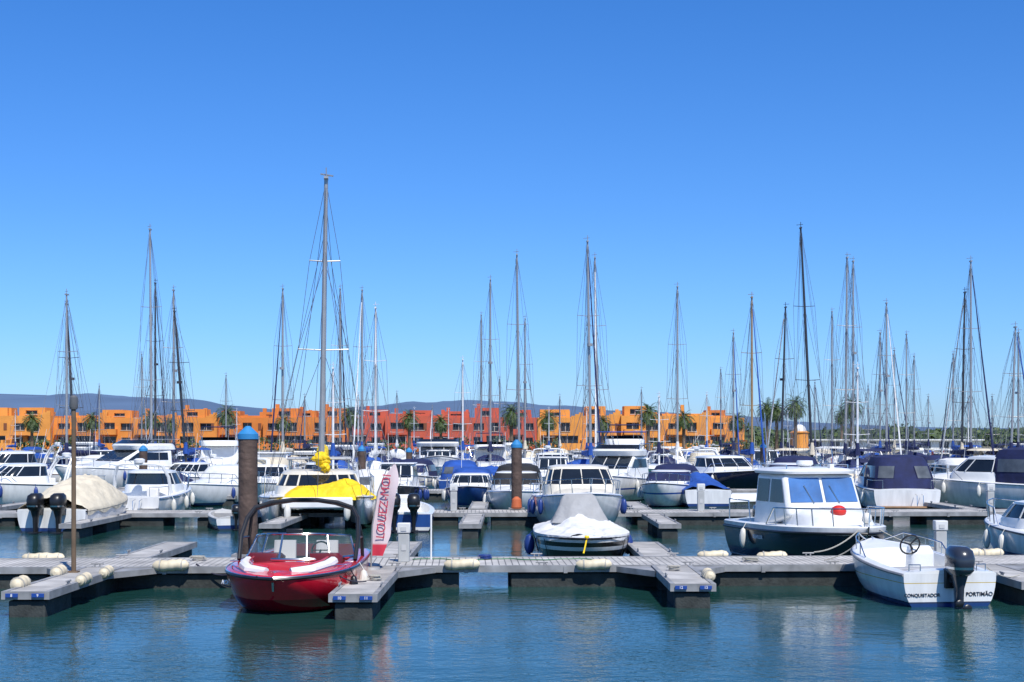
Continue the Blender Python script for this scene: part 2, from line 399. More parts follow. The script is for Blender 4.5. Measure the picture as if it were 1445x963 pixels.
def sailboat(u, D, ytop, L=10, rz=None, hm=None, mm=ALU, lean=0., furl=None, cover=None, name='sailboat', spread=2, jib=True):
    top = 3.2+(615-ytop)*D/2007
    rz = R.choice([0, 180])+R.uniform(-7, 7) if rz is None else rz+R.uniform(-2, 2)
    hm = hm or R.choice([H_WHITE, H_WHITE, H_WHITE2, H_WBLUE, H_NAVY, H_WHITE])
    cover = cover or R.choice([BLUEC, NAVYC, NAVYC, NAVYC, BEIGEC, WHITEC])
    c, s_ = math.cos(math.radians(rz)), math.sin(math.radians(rz))
    my = .08*L
    lx = lean*c
    X = brg(u, D); e = empty(name, X+s_*my, D-c*my, 0, rz)
    B = .31*L+.15
    H = Hull(L, B, .8, 1.1, .35, .72, .42, 2., .95, 2.4, 1.1, .7)
    H.shell(e, hm); H.deck(e, WHITE, lambda t: .4 if .06 < t < .28 else 0, .3, floor=[.055, .065, .275, .285])
    H.rub(e, TEAK if R.random() < .3 else STEEL, .02, .02, 'toe_rail')
    H.rail(e, STEEL, .02, 1, .55, .08, 9, .011, mid=True, name='guard_rail')
    cb = Cabin([(-.2*L, .8), (.26*L, 1.0), (.2*L, 1.25), (.12*L, 1.35), (-.2*L, 1.37)], B*.32, .2, .06, 1, -.2*L)
    cb.body(e, WHITE, .06, 'coachroof'); g = MB()
    cb.side(g, [(.12*L, 1.1), (.09*L, 1.25), (-.16*L, 1.27), (-.16*L, 1.1)]); g.obj('windows', GLASS, e, smooth=False)
    sh = MB(); sh.ell((0, -.18*L, 1.2), (B*.33, .5, .65), 14); sh.obj('sprayhood', cover, e)
    m = MB(); r0 = .072+.003*(L-9)
    P = lambda z: (lx*(z-1)/(top-1), my, z)
    m.tube([P(1.0), P(1+(top-1)*.6), P(top)], [r0, r0*.95, r0*.65], 8)
    sps = [.5] if spread == 1 else [.38, .68]
    w = {}
    for f in sps:
        z = 1+(top-1)*f; hw = .85*(1-.4*f)
        w[f] = (z, hw); px = P(z)
        m.tube([(px[0]-hw, my-.12, z+.05), (px[0], my, z), (px[0]+hw, my-.12, z+.05)], .018, 5)
    mt = P(top)
    m.tube([mt, (mt[0], my, top+.35)], .018, 5); m.tube([(mt[0]-.12, my+.05, top+.2), (mt[0]+.2, my-.2, top+.2)], .014, 5)
    m.box(mt[0]-.05, mt[0]+.05, my-.2, my+.15, top-.03, top+.05)
    if R.random() < .3: q = P(1+(top-1)*.55); m.loft([(q[2], q[0], my+.3, .16, .16, 2), (q[2]+.15, q[0], my+.3, .16, .16, 2)], 10)
    m.obj('mast', mm, e)
    wr = MB(); rw = .009
    for sg in (-1, 1):
        pts = [(mt[0], my, top-.1)]
        for f in reversed(sps):
            z, hw = w[f]; pts.append((P(z)[0]+sg*hw, my-.12, z+.05))
        pts.append((sg*B*.44, my-.2, 1.0)); wr.tube(pts, rw, 4)
        z, hw = w[sps[0]]; wr.tube([(P(z)[0], my, z), (sg*B*.42, my+.2, 1.0)], rw, 4); wr.tube([(P(z)[0], my, z), (sg*B*.42, my-.5, 1.0)], rw, 4)
        if len(sps) > 1:
            z2, hw2 = w[sps[1]]; wr.tube([(P(z2)[0], my, z2), (P(z)[0]+sg*hw, my-.12, z+.05)], rw, 4)
            wr.tube([(P(z2)[0], my, z2), (sg*.22, my-.13*L, 2.2)], rw*.8, 4); wr.tube([(P(z2)[0], my, z2), (sg*.22, my-.25*L, 2.2)], rw*.8, 4)
        wr.tube([(mt[0]*.4, -.2*L, 1+(top-1)*.4), (sg*B*.35, -.49*L, .9)], rw, 4)
        wr.tube([(mt[0]+sg*.05, my+.1, top-.3), (sg*B*.30, my+.3, 1.2)], rw*.8, 4)
    wr.tube([(mt[0], my, top-.05), (mt[0]*.4, -.2*L, 1+(top-1)*.4)], rw, 4); wr.tube([(mt[0], my, top-.1), (.05, my-.36*L, 2.1)], rw*.8, 4)
    wr.tube([(mt[0]*.95, my, top-.3), (0, .49*L, 1.15)], rw, 4); wr.tube([(mt[0]+.07, my-.1, top-.2), (.15, my-.15, 1.5)], rw, 4)
    wr.obj('rigging', WIRE, e)
    if jib and R.random() < .55 or furl:
        a = Vector((mt[0]*.9, my+.3, 1+(top-1)*.93)); b = Vector((0, .475*L, 1.5))
        f = MB(); f.tube([a, a.lerp(b, .3), a.lerp(b, .7), a.lerp(b, .93), b], [.022, .035, .052, .058, .035], 8); f.obj('furled_genoa', furl or R.choice([WHITEC, WHITEC, NAVYC, NAVYC]), e)
    zb = 2.0; bl = .36*L
    bo = MB(); bo.tube([(P(zb)[0], my, zb), (.05, my-bl, zb+.08)], .06, 8); bo.obj('boom', mm, e)
    sv = MB(); n = 10
    sv.tube([(P(zb)[0]*(1-i/n)+.03*math.sin(i*1.7), my-.1-(bl-.2)*i/n, zb+.2-.05*i/n+.02*math.sin(i*2.9)) for i in range(n+1)], [.10 if i == n else .21-.008*i for i in range(n+1)], 10)
    sv.tube([(P(zb)[0], my+.02, zb+.1), (P(zb)[0], my+.02, zb+.8)], [.18, .09], 8)
    sv.obj('sail_cover', cover, e)
    if R.random() < .45:
        bb = MB(); bb.loft([(2.30, 0, -.35*L, B*.30, .10*L, 4), (2.38, 0, -.35*L, B*.27, .095*L, 3.5), (2.43, 0, -.35*L, B*.18, .07*L, 3)], 20); bb.obj('bimini', cover, e)
        bt = MB()
        for sg in (-1, 1):
            for y in (-.43*L, -.27*L): bt.tube([(sg*B*.38, -.35*L, .85), (sg*B*.27, y, 2.32)], .014, 5)
        bt.obj('bimini_frame', STEEL, e)
    if R.random() < .3:
        fl = MB(); fl.tube([(.3, -.49*L, .8), (.3, -.53*L, 2.0)], .012, 5); fl.obj('flagstaff', WHITE, e)
        f2 = MB(); f2.poly([(.3, -.53*L, 2.0), (.33, -.53*L-.5, 1.85), (.3, -.52*L-.5, 1.5), (.3, -.52*L, 1.65)]); f2.obj('ensign', R.choice([REDP, BLUEC]), e, smooth=False)
    return e

# ------------------------------------------------------------------ red bowrider
clear = bpy.data.materials.new('clear_windscreen'); clear.use_nodes = True; b = clear.node_tree.nodes['Principled BSDF']
b.inputs['Base Color'].default_value = (.06, .10, .10, 1); b.inputs['Roughness'].default_value = .03; b.inputs['Alpha'].default_value = .45
def red_boat():
    e = empty('red_speedboat', -4.12, 27.45, 0, 178)
    L, B = 4.9, 2.42
    H = Hull(L, B, .80, .70, .3, .88, .5, 3.2, .72, 3.2, 1.05, .5)
    H.shell(e, H_RED)
    REDG = mat('red_gelcoat', (.60, .035, .055), .2, coat=.7, var=.06)
    H.deck(e, REDG, lambda t: .36 if (.06 < t < .60 or .66 < t < .90) else 0, .26, floor=[.055, .065, .595, .605, .655, .665, .895, .905])
    H.rub(e, BLACK, .028, -.03); H.rub(e, STEEL, .014, .0, 'rub_rail_trim')
    f = MB(); f.box(-.78, .78, -2.1, .42, .45, .475); f.box(-.45, .45, .85, 1.55, .43, .45); f.obj('cockpit_floor', mat('grey_carpet', (.16, .16, .16), .95), e)
    s = MB()
    for sg in (-1, 1):
        s.tube([(sg*.80, .80, .84), (sg*.76, 1.3, .80), (sg*.58, 1.75, .77), (sg*.22, 1.95, .75)], [.10, .11, .10, .08], 10)
        s.loft([(.55, sg*.42, -.55, .24, .26, 4), (.75, sg*.42, -.55, .25, .27, 4)], 16)
        s.loft([(.75, sg*.42, -.80, .23, .07, 4), (1.12, sg*.42, -.86, .22, .06, 4)], 16)
    s.obj('white_upholstery', VINYL, e)
    s = MB(); s.loft([(.55, 0, -1.75, .85, .28, 6), (.75, 0, -1.75, .86, .29, 6)], 24); s.loft([(.75, 0, -2.0, .85, .07, 6), (.96, 0, -2.05, .84, .06, 6)], 24); s.obj('stern_bench', mat('dark_red_trim', (.14, .01, .015), .4), e)
    pp = MB()
    for sg in (-1, 1): pp.tube([(sg*.70, .80, .93), (sg*.66, 1.3, .90), (sg*.50, 1.70, .87), (sg*.2, 1.86, .83)], .018, 6)
    pp.obj('cushion_piping', REDG, e)
    d = MB()
    for sg in (-1, 1): d.loft([(.6, sg*.55, .38, .34, .16, 4), (.90, sg*.55, .36, .36, .2, 4), (.97, sg*.55, .42, .30, .12, 4)], 18)
    d.obj('dash_consoles', MATS['dark_red_trim'], e)
    sw = MB(); C = (-.45, .12, 1.0)
    ring = [(C[0]+.17*math.cos(a), C[1]-.06*math.sin(a), C[2]+.16*math.sin(a)) for a in [2*PI*i/20 for i in range(21)]]
    sw.tube(ring, .017, 6, False); sw.tube([C, (C[0], .3, .93)], .02, 6); sw.tube([ring[0], ring[10]], .012, 5); sw.obj('steering_wheel', BLACK, e)
    base = []; top = []
    for i in range(17):
        a = i/16; x = -1+2*a
        yy = .62-.95*abs(x)**2.6
        base.append(Vector((x*1.06, yy, .86))); top.append(Vector((x*.92, yy-.23, 1.33-.10*abs(x)**3)))
    g = MB()
    for i in range(16): g.poly([base[i], base[i+1], top[i+1], top[i]])
    g.obj('windscreen', clear, e)
    fr = MB(); fr.tube(top, .026, 6); fr.tube(base, .032, 6)
    for i in (0, 3, 6, 10, 13, 16): fr.tube([base[i], top[i]], .022, 6)
    fr.obj('windscreen_frame', STEEL, e)
    t = MB(); zt = 1.93
    for sg in (-1, 1):
        t.tube([(sg*1.12, .15, .82), (sg*1.14, -.12, 1.25), (sg*1.09, -.42, 1.58), (sg*.97, -.58, 1.78), (sg*.66, -.64, 1.88), (sg*.25, -.66, zt), (0, -.66, zt)], .042, 10)
        t.tube([(sg*1.12, -.85, .80), (sg*1.12, -.75, 1.2), (sg*1.05, -.62, 1.60), (sg*.94, -.66, 1.76), (sg*.6, -.72, 1.86), (sg*.25, -.76, 1.91), (0, -.76, 1.91)], .036, 10)
        t.tube([(sg*1.13, -.10, 1.22), (sg*1.12, -.75, 1.2)], .025, 8); t.tube([(sg*.62, -.64, 1.88), (sg*.6, -.72, 1.86)], .03, 8)
    t.obj('tower', BLACK, e)
    mi = MB(); mi.box(-.16, .16, .38, .41, 1.34, 1.43); mi.obj('mirror', BLACK, e, bevel=.02)
    r = MB()
    for sg in (-1, 1):
        P = [(sg*(H.w(q)-.10), H.y(q), H.zs(q)+.03+.07*math.sin(PI*(q-.68)/.24)) for q in [.68+.24*i/10 for i in range(11)]]
        r.tube(P, .013, 6)
        r.tube([(sg*(H.w(.66)-.1)-.08, H.y(.64), .84), (sg*(H.w(.66)-.1)+.08, H.y(.64), .84)], .014, 6)
    r.tube([(0, H.y(.965), .73), (0, H.y(.965), .80)], .02, 8); r.tube([(0, H.y(1)+.01, .62), (0, H.y(1)-.03, .46)], .025, 8)
    r.obj('deck_hardware', STEEL, e)
    H.fenders(e, BLACK, [.72], (-1,), .09); H.fenders(e, FEND, [.55], (-1,), .10)
    text('MONTANA', .11, LETW, e, (.98, H.y(.79), .50), (math.radians(72), 0, math.radians(140)), 'bow_name')
    h = MB(); h.loft([(.80, 0, -2.25, .6, .16, 5), (.88, 0, -2.25, .55, .14, 5)], 20); h.obj('engine_hatch', REDG, e)
    m = MB()
    m.tube(sag((.3, 2.35, .72), (1.25, 1.1, .45), .12), .012, 5)
    m.tube(sag((-.9, 1.6, .75), (-1.45, 1.0, .5), .08), .012, 5)
    m.tube(sag((1.1, -1.9, .8), (2.6, -2.35, .5), .35), .02, 6)
    m.obj('mooring_lines', ROPED, e)
red_boat()

# ------------------------------------------------------------------ open boat with outboard (stern to camera)
def open_boat():
    e = empty('white_outboard_boat', 7.95, 28.55, 0, 7)
    L, B = 3.95, 1.95
    H = Hull(L, B, .62, .98, .2, .93, .45, 2.5, .8, 3, 1.1, .45)
    H.shell(e, H_CONQ); H.deck(e, WHITE, lambda t: .36 if .09 < t < .72 else 0, .17, floor=[.085, .095, .715, .725])
    H.rub(e, mat('grey_rubber', (.25, .25, .26), .6), .03, -.02)
    c = MB(); c.loft([(.28, .30, .15, .26, .2, 5), (.85, .30, .12, .25, .18, 5), (.98, .30, .18, .22, .10, 4)], 20)
    c.box(-.78, .78, -.85, -.45, .26, .56); c.box(-.6, .6, 1.0, 1.35, .4, .7)
    c.obj('console_and_seats', WHITE, e, bevel=.03)
    cu = MB(); cu.box(-.74, .74, -.83, -.47, .562, .62); cu.obj('seat_cushion', mat('grey_cushion', (.35, .36, .38), .8), e, bevel=.025)
    w = MB(); C = Vector((.0, -.10, 1.02))
    ring = [C+Vector((.20*math.cos(a), -.07*math.sin(a), .19*math.sin(a))) for a in [2*PI*i/22 for i in range(23)]]
    w.tube(ring, .018, 6, False)
    for i in (3, 10, 18): w.tube([C, ring[i]], .014, 5)
    w.tube([C, (.15, .1, .9)], .022, 6); w.obj('steering_wheel', BLACK, e)
    ws = MB(); ws.poly([(.08, .2, .98), (.52, .2, .98), (.48, .12, 1.2), (.12, .12, 1.2)]); ws.obj('console_screen', clear, e)
    outboard(e, 0.06, -2.22, .60, OUTB, 1.15)
    tl = MB(); tl.box(-.12, .24, -2.05, -1.93, .35, .72); tl.obj('motor_bracket', BLACK, e, bevel=.02)
    pr = MB()
    for k in range(3):
        a = k*2.09; pr.ell((.06+.1*math.cos(a), -2.38, .02+.1*math.sin(a)), (.09, .02, .07), 8)
    pr.obj('propeller', BLACK, e)
    hs = MB(); hs.tube(sag((.25, -1.7, .62), (.1, -2.1, .8), .1), .018, 6); hs.tube(sag((-.3, -1.7, .60), (.0, -2.1, .78), .12), .014, 6); hs.obj('motor_cables', BLACK, e)
    r = MB()
    for sg in (-1, 1):
        P = [(sg*(H.w(q)-.09), H.y(q), H.zs(q)+.04+.22*min(1, i/2, (10-i)/2)) for i, q in enumerate([.5+.45*i/10 for i in range(11)])]
        r.tube(P, .014, 6)
        for i in (2, 5, 8): r.tube([P[i], (P[i][0], P[i][1], P[i][2]-.22)], .012, 6)
        r.tube([(sg*.75, -1.85, .66), (sg*.75, -1.85, .78), (sg*.55, -1.9, .78), (sg*.55, -1.9, .66)], .014, 6)
    r.obj('grab_rails', STEEL, e)
    tx = mat('dark_lettering', (.01, .01, .02), .5)
    text('CONQUISTADOR', .088, tx, e, (-.55, -1.985, .22), (PI/2, 0, 0), 'boat_name')
    text('PORTIMÃO', .105, tx, e, (.57, -1.985, .23), (PI/2, 0, 0), 'home_port')
    H.fenders(e, FEND, [.15], (1,), .09)
    bx = MB(); bx.loft([(.3, -.5, -1.35, .2, .15, 4), (.55, -.5, -1.35, .18, .13, 4)], 14); bx.obj('fuel_tank', REDP, e)
    ro = MB(); ro.tube(sag((.8, -1.8, .72), (1.75, -1.2, .5), .1), .014, 5); ro.tube(sag((-.2, 1.9, 1.0), (-.9, 2.4, .5), .08), .014, 5); ro.obj('mooring_lines', ROPE, e)
open_boat()

# ------------------------------------------------------------------ navy pilothouse boat
def navy_boat():
    e = empty('navy_pilothouse_boat', 7.68, 36.2, 0, 195)
    L, B = 5.5, 2.75
    hm = hullmat('hull_navy_white_sheer', (.006, .010, .030), (.70, .70, .70), (.02, .03, .06), z1=.02, z2=.05, band=(.76, .76, .74), zb=(.82, 1.6))
    H = Hull(L, B, .92, 1.02, .3, .92, .45, 3., .75, 3.2, 1.1, .45)
    H.shell(e, hm); H.deck(e, WHITE, lambda t: .45 if .05 < t < .3 else 0, .2, floor=[.045, .055, .295, .305])
    H.rub(e, BLACK, .035, -.14); H.rail(e, STEEL, .5, 1, .42, .1, 6, .018, lean=.04)
    zd = 1.0
    tr = MB(); tr.loft([(zd-.05, 0, .75, 1.0, 1.3, 2.6), (zd+.22, 0, .70, .93, 1.15, 2.6), (zd+.36, 0, .6, .8, .9, 2.5), (zd+.41, 0, .5, .6, .65, 2.4)], 32); tr.obj('trunk_cabin', WHITE, e)
    c = Cabin([(-1.15, zd-.3), (.72, zd+.2), (.62, zd+.44), (.28, zd+1.22), (-1.15, zd+1.24)], 1.16, .10, .05, zd, -1.15); c.body(e, WHITE, .10, 'pilothouse')
    g = MB(); c.strip(g, 2, 3, 2, .10, .018, .08); g.obj('blue_window_covers', LBLUE, e, smooth=False)
    s = MB(); c.side(s, [(.42, zd+.52), (.18, zd+1.1), (-.3, zd+1.1), (-.3, zd+.52)]); c.side(s, [(-.4, zd+.52), (-.4, zd+1.1), (-1.0, zd+1.1), (-1.0, zd+.52)])
    s.obj('side_windows', GLASS, e, smooth=False)
    rf = MB(); rf.loft([(zd+1.235, 0, -.55, 1.08, 1.0, 5), (zd+1.30, 0, -.55, 1.10, 1.02, 5), (zd+1.36, 0, -.55, 1.0, .92, 4), (zd+1.39, 0, -.55, .7, .7, 3)], 32); rf.obj('roof', WHITE, e)
    rr = MB()
    for sg in (-1, 1): rr.tube([(sg*.85, .2, zd+1.34), (sg*.85, .2, zd+1.46), (sg*.85, -1.3, zd+1.46), (sg*.85, -1.3, zd+1.34)], .014, 6)
    rr.tube([(-.5, .1, zd+1.36), (-.5, .0, zd+1.85)], .012, 5); rr.tube([(.7, -1.2, zd+1.36), (.75, -1.3, zd+2.8)], .008, 5)
    rr.tube([(.3, .62, zd+.5), (.5, .44, zd+.95)], .012, 5); rr.tube([(-.4, .62, zd+.5), (-.2, .44, zd+.95)], .012, 5)
    rr.obj('roof_rails_and_wipers', STEEL, e)
    rd = MB(); rd.loft([(zd+1.38, .0, -.5, .10, .10, 2), (zd+1.46, 0, -.5, .22, .22, 2), (zd+1.56, 0, -.5, .2, .2, 2)], 16)
    rd.box(-.42, -.3, .15, .3, zd+1.36, zd+1.48); rd.obj('radar_dome', WHITE, e, bevel=.01)
    h = MB(); h.box(-.3, .3, .8, 1.15, zd+.38, zd+.42); h.obj('deck_hatch', GREYD, e, bevel=.02)
    b = MB(); b.ell((.15, 1.6, zd+.36), (.19, .19, .15), 16); b.obj('red_buoy', REDP, e)
    f = MB(); f.ell((-.45, 1.9, zd+.2), (.12, .12, .14), 12); f.obj('white_buoy', FEND, e)
    H.fenders(e, FEND, [.3], (1,), .1)
    sr = MB()
    for sg in (-1, 1): sr.tube([(sg*1.2, -1.2, .95), (sg*1.2, -1.3, 1.5), (sg*1.15, -2.65, 1.5), (sg*1.15, -2.65, .95)], .018, 6)
    sr.obj('stern_rails', STEEL, e)
    text('BEJAFLOR', .13, LETW, e, (1.37, -.4, .62), (PI/2, 0, PI/2), 'boat_name')
    outboard(e, 0, -3.05, .8, OUTB, 1.1)
    w = MB(); w.tube(sag((.2, 2.7, .98), (1.5, 2.95, .5), .12), .016, 5); w.tube(sag((-.4, 2.5, .98), (-2.0, 2.75, .5), .12), .016, 5); w.obj('mooring_lines', ROPE, e)
    an = MB(); an.tube([(0, 2.8, 1.05), (0, 2.65, .55)], .025, 6); an.tube([(-.16, 2.7, .6), (0, 2.75, .48), (.16, 2.7, .6)], .025, 6); an.obj('anchor', STEEL, e)
navy_boat()

# ------------------------------------------------------------------ covered boats
def cover_mesh(H, par, m, ridge, t0=0, t1=1, name='boat_cover', skirt=.14, seed=0, fl=1.3):
    vs = []; nt, nx = 72, 40
    for i in range(nt+1):
        t = t0+(t1-t0)*i/nt; w = H.w(t)+.03; z0 = H.zs(t)+.03; rz = ridge(t)
        for j in range(nx+1):
            a = -1+2*j/nx
            if abs(a) > .9: x = math.copysign(w, a); z = z0-skirt*(abs(a)-.9)/.1*(1+.4*math.sin(t*31))
            else:
                b = a/.9; x = b*w; z = z0+max(0, rz-z0)*(1-abs(b)**fl)
                k = (1-abs(b)**4)
                z += k*(.09*noise.noise(Vector((x*2.2, H.y(t)*2.2, seed)))+.06*(1-abs(noise.noise(Vector((x*4+H.y(t)*2, H.y(t)*3, seed+5)))*2))-.03)
            vs.append((x, H.y(t), z))
    k = nx+1
    fs = [(i*k+j, i*k+j+1, (i+1)*k+j+1, (i+1)*k+j) for i in range(nt) for j in range(nx)]
    return MB().add(vs, fs).obj(name, m, par, ang=1.2)
def pw(pts):
    def f(t):
        for (a, b), (c, d) in zip(pts, pts[1:]):
            if t <= c: return b+(d-b)*max(0, (t-a))/(c-a)
        return pts[-1][1]
    return f
def covered_boat():
    e = empty('covered_motorboat', 1.72, 35.75, 0, 181)
    H = Hull(4.7, 2.3, .80, .80, .3, .9, .5, 3.2, .7, 3.4, 1.1, .5)
    H.shell(e, H_COV); H.deck(e, WHITE); H.rub(e, BLACK, .03)
    cover_mesh(H, e, WHITEC, pw([(0, .95), (.3, 1.2), (.42, 1.32), (.50, 1.28), (.62, 1.0), (.8, .98), (1, .85)]), 0, .97, fl=1.15, skirt=.10)
    gm = mat('grey_canvas', (.34, .34, .34), .85, bump=.05, bscale=4)
    c = MB(); c.loft([(1.02, 0, -.20, .74, .52, 3), (1.2, 0, -.23, .62, .40, 2.6), (1.45, 0, -.28, .50, .27, 3), (1.66, 0, -.32, .42, .18, 3.4), (1.72, 0, -.33, .34, .12, 3)], 40); o = c.obj('windscreen_cover', gm, e, ang=1.5)
    for v in o.data.vertices:
        k = noise.noise(Vector((v.co.x*5, v.co.y*5, v.co.z*1.2)))*.07; v.co.x += k; v.co.y += k
    y = MB(); y.ell((0, 2.30, .80), (.07, .07, .06), 10); y.tube(sag((0, 2.3, .8), (.1, 2.6, .45), .02), .02, 6); y.obj('yellow_bow_snubber', YELLC, e)
    s = MB()
    for i in range(7):
        t = .1+.12*i
        for sg in (-1, 1): s.tube([(sg*(H.w(t)+.03), H.y(t), H.zs(t)-.05), (sg*(H.w(t)*.93), H.y(t), .3)], .008, 4)
    s.obj('cover_straps', BLACK, e)
    outboard(e, 0, -2.7, .6)
    H.fenders(e, FENDB, [.35], (1, -1), .14)
covered_boat()

def stern_cover_boat():
    e = empty('canvas_covered_outboard_boat', brg(100, 48), 49.6, 0, -4)
    H = Hull(6, 2.5, .75, 1.1, .3, .92, .4, 2.4, .8)
    H.shell(e, H_WHITE); H.deck(e, WHITE); H.rub(e, BLACK, .03)
    cover_mesh(H, e, BEIGEC, pw([(0, 1.1), (.2, 1.55), (.5, 1.85), (.6, 1.7), (.8, 1.3), (1, 1.2)]), .02, .98, fl=2.2, seed=4)
    for x in (-.38, .38): outboard(e, x, -3.35, .75, BLACK, 1.2)
stern_cover_boat()
def small_outboard():
    e = empty('twin_outboard_boat', brg(568, 48), 49.5, 0, 3)
    H = Hull(5, 2.0, .6, .85, .25, .92, .4, 2.4, .8); H.shell(e, H_BLUE); H.deck(e, WHITE, lambda t: .3 if .08 < t < .8 else 0, .15, floor=[.075, .085, .795, .805])
    c = MB(); c.loft([(.35, 0, .2, .35, .25, 4), (1.05, 0, .1, .33, .22, 4), (1.15, 0, .2, .28, .14, 4)], 18); c.box(-.4, .4, -1.0, -.6, .35, .9); c.obj('console_and_seat', WHITE, e, bevel=.03)
    s = MB(); s.box(-.3, .3, .18, .2, 1.15, 1.4); s.obj('screen', GLASS, e)
    for x in (-.32, .32): outboard(e, x, -2.8, .75, BLACK, 1.15)
small_outboard()

# ------------------------------------------------------------------ catamaran
def catamaran():
    e = empty('catamaran_sailboat', brg(447, 51), 51.5, 0, 187)
    L = 8.2
    for i, sx in enumerate((-1.55, 1.55)):
        H = Hull(L, 1.15, 1.0, 1.15, .35, .85, .45, 2.0, .9, 3, 1.0, .6)
        a = H.shell(e, H_WHITE2, 'hull_%d' % i); b = H.deck(e, WHITE, name='deck_%d' % i); c = H.rub(e, BLACK, .03, name='rub_%d' % i)
        for o in (a, b, c): o.location.x = sx
    br = MB(); br.box(-1.55, 1.55, -3.8, 1.2, .62, 1.12); br.obj('bridgedeck', WHITE, e, bevel=.05)
    tr = MB(); tr.box(-1.1, 1.1, 1.2, 3.1, 1.02, 1.04); tr.obj('trampoline', mat('white_netting', (.5, .5, .5), .8), e)
    xb = MB(); xb.box(-1.2, 1.2, 2.9, 3.3, .72, 1.1); xb.obj('crossbeam', WHITE, e, bevel=.06)
    c = MB(); cy = -.6
    c.loft([(1.05, 0, cy, 1.6, 2.0, 4), (1.42, 0, cy-.05, 1.52, 1.9, 3.8)], 36); c.loft([(1.80, 0, cy-.3, 1.36, 1.55, 3.6), (1.90, 0, cy-.35, 1.30, 1.45, 3.4), (1.95, 0, cy-.4, 1.0, 1.1, 3)], 36)
    for a in (20, 50, 75, 105, 130, 160):
        a = math.radians(a); c.tube([sup(a, (1.42, 0, cy-.05, 1.52, 1.9, 3.7)), sup(a, (1.80, 0, cy-.3, 1.36, 1.55, 3.7))], .035, 6)
    c.obj('cabin', CREAM, e)
    g = MB(); g.loft([(1.42, 0, cy-.05, 1.5, 1.87, 3.8), (1.80, 0, cy-.3, 1.34, 1.53, 3.6)], 36, False); g.obj('windows', GLASS, e)
    h = MB(); h.box(-1.2, 1.2, -3.9, -1.4, 2.30, 2.38); h.obj('hardtop', mat('grey_bimini', (.4, .41, .42), .7), e, bevel=.04)
    p = MB()
    for sx in (-1.1, 1.1):
        for y in (-3.8, -1.5): p.tube([(sx, y, 1.1), (sx, y, 2.31)], .025)
    p.obj('hardtop_posts', STEEL, e)
    top = 3.2+(615-250)*51/2007; my = .2; lean = .17; X0 = -.10
    P = lambda z: (X0-lean*(z-1.8)/(top-1.8), my, z)
    m = MB(); m.tube([P(1.8), P(7), P(top)], [.10, .095, .07], 10)
    W = []
    for f, hw in ((.42, .9), (.72, .55)):
        z = 1.8+(top-1.8)*f; q = P(z); W.append((z, hw)); m.tube([(q[0]-hw, my-.1, z+.04), q, (q[0]+hw, my-.1, z+.04)], .024, 6)
    q = P(top); m.tube([q, (q[0], my, top+.4)], .02, 5); m.tube([(q[0]-.25, my, top+.1), (q[0]+.2, my-.2, top+.2)], .03, 5); m.box(q[0]-.08, q[0]+.08, my-.2, my+.2, top-.02, top+.06)
    m.obj('mast', ALU, e)
    w = MB()
    for sg in (-1, 1):
        z2, h2 = W[1]; z1, h1 = W[0]
        w.tube([P(top-.1), (P(z2)[0]+sg*h2, my-.1, z2), (P(z1)[0]+sg*h1, my-.1, z1), (sg*1.9, -.2, 1.1)], .009, 4)
        w.tube([P(top*.85), (sg*2.0, -1.5, 1.1)], .009, 4); w.tube([P(z1), (sg*1.8, .3, 1.1)], .009, 4)
        w.tube([P(top*.8), (sg*1.5, 3.9, 1.2)], .009, 4); w.tube([P(z2), (P(z1)[0]+sg*h1, my-.1, z1)], .009, 4); w.tube([P(z2), (sg*.25, -1.6, 2.5)], .007, 4); w.tube([P(top*.95), (sg*1.2, -3.9, 1.2)], .009, 4)
    w.tube([P(top-.1), (0, 3.2, 1.15)], .009, 4); w.tube([P(top-.05), (0, -4, 1.1)], .009, 4); w.obj('rigging', WIRE, e)
    b = MB(); b.tube([(X0, my, 2.25), (X0+.1, -3.4, 2.55)], .07); b.obj('boom', ALU, e)
    y = MB()
    y.tube([(X0-.02, my-.1-i*.3, 2.42+.03*i+.04*math.sin(i*2.4)) for i in range(11)], [.2+.04*math.sin(i*1.9) for i in range(10)]+[.12], 10)
    y.ell((X0-.02, my+.15, 2.35), (.28, .30, .24), 36, .45, 2.2); y.ell((X0-.15, my+.3, 2.08), (.16, .2, .18), 30, .45, 2.5)
    y.obj('yellow_boom_cover', YELLC, e, ang=1.5)
    # sail/tarp draped over the foredeck: one crumpled sheet with folds
    vs = []; nx, ny = 60, 40
    for j in range(ny+1):
        for i in range(nx+1):
            u = i/nx; v = j/ny; x = -2.0+3.2*u+.12*math.sin(v*9); yy = .9+2.2*v+.2*math.sin(u*8)
            edge = min(1, min(u, 1-u)*6)*min(1, min(v, 1-v)*5)
            q = Vector((x*1.6, yy*1.6, .3))
            hgt = (.20+.26*math.exp(-((x+1.0)/.8)**2-((yy-1.7)/.8)**2))*edge+edge*(.10*noise.noise(q)+.10*(1-2*abs(noise.noise(q*1.9)))*.8)
            vs.append((x, yy, 1.13+max(-.02, hgt)-.12*(1-edge)))
    k = nx+1
    MB().add(vs, [(j*k+i, j*k+i+1, (j+1)*k+i+1, (j+1)*k+i) for j in range(ny) for i in range(nx)]).obj('yellow_sail_cover', YELLC, e, ang=2)
    f = MB()
    for x, yy in ((-1.0, 4.1), (1.0, 4.1), (2.25, 1.5), (-2.25, 1.5)): f.ell((x, yy-.6, .6), (.12, .12, .3), 10)
    f.obj('fenders', FEND, e)
    r = MB()
    for sg in (-1, 1):
        r.tube([(sg*1.95, -3.8, 1.7), (sg*1.95, 1.5, 1.75), (sg*1.75, 3.4, 1.8), (sg*1.5, 4.05, 1.8)], .014, 5)
        for yv in (-3.8, -2, 0, 1.5, 3.2): r.tube([(sg*(1.95 if yv < 2 else 1.78), yv, 1.05), (sg*(1.95 if yv < 2 else 1.78), yv, 1.76)], .014, 5)
    r.obj('guard_rails', STEEL, e)
catamaran()

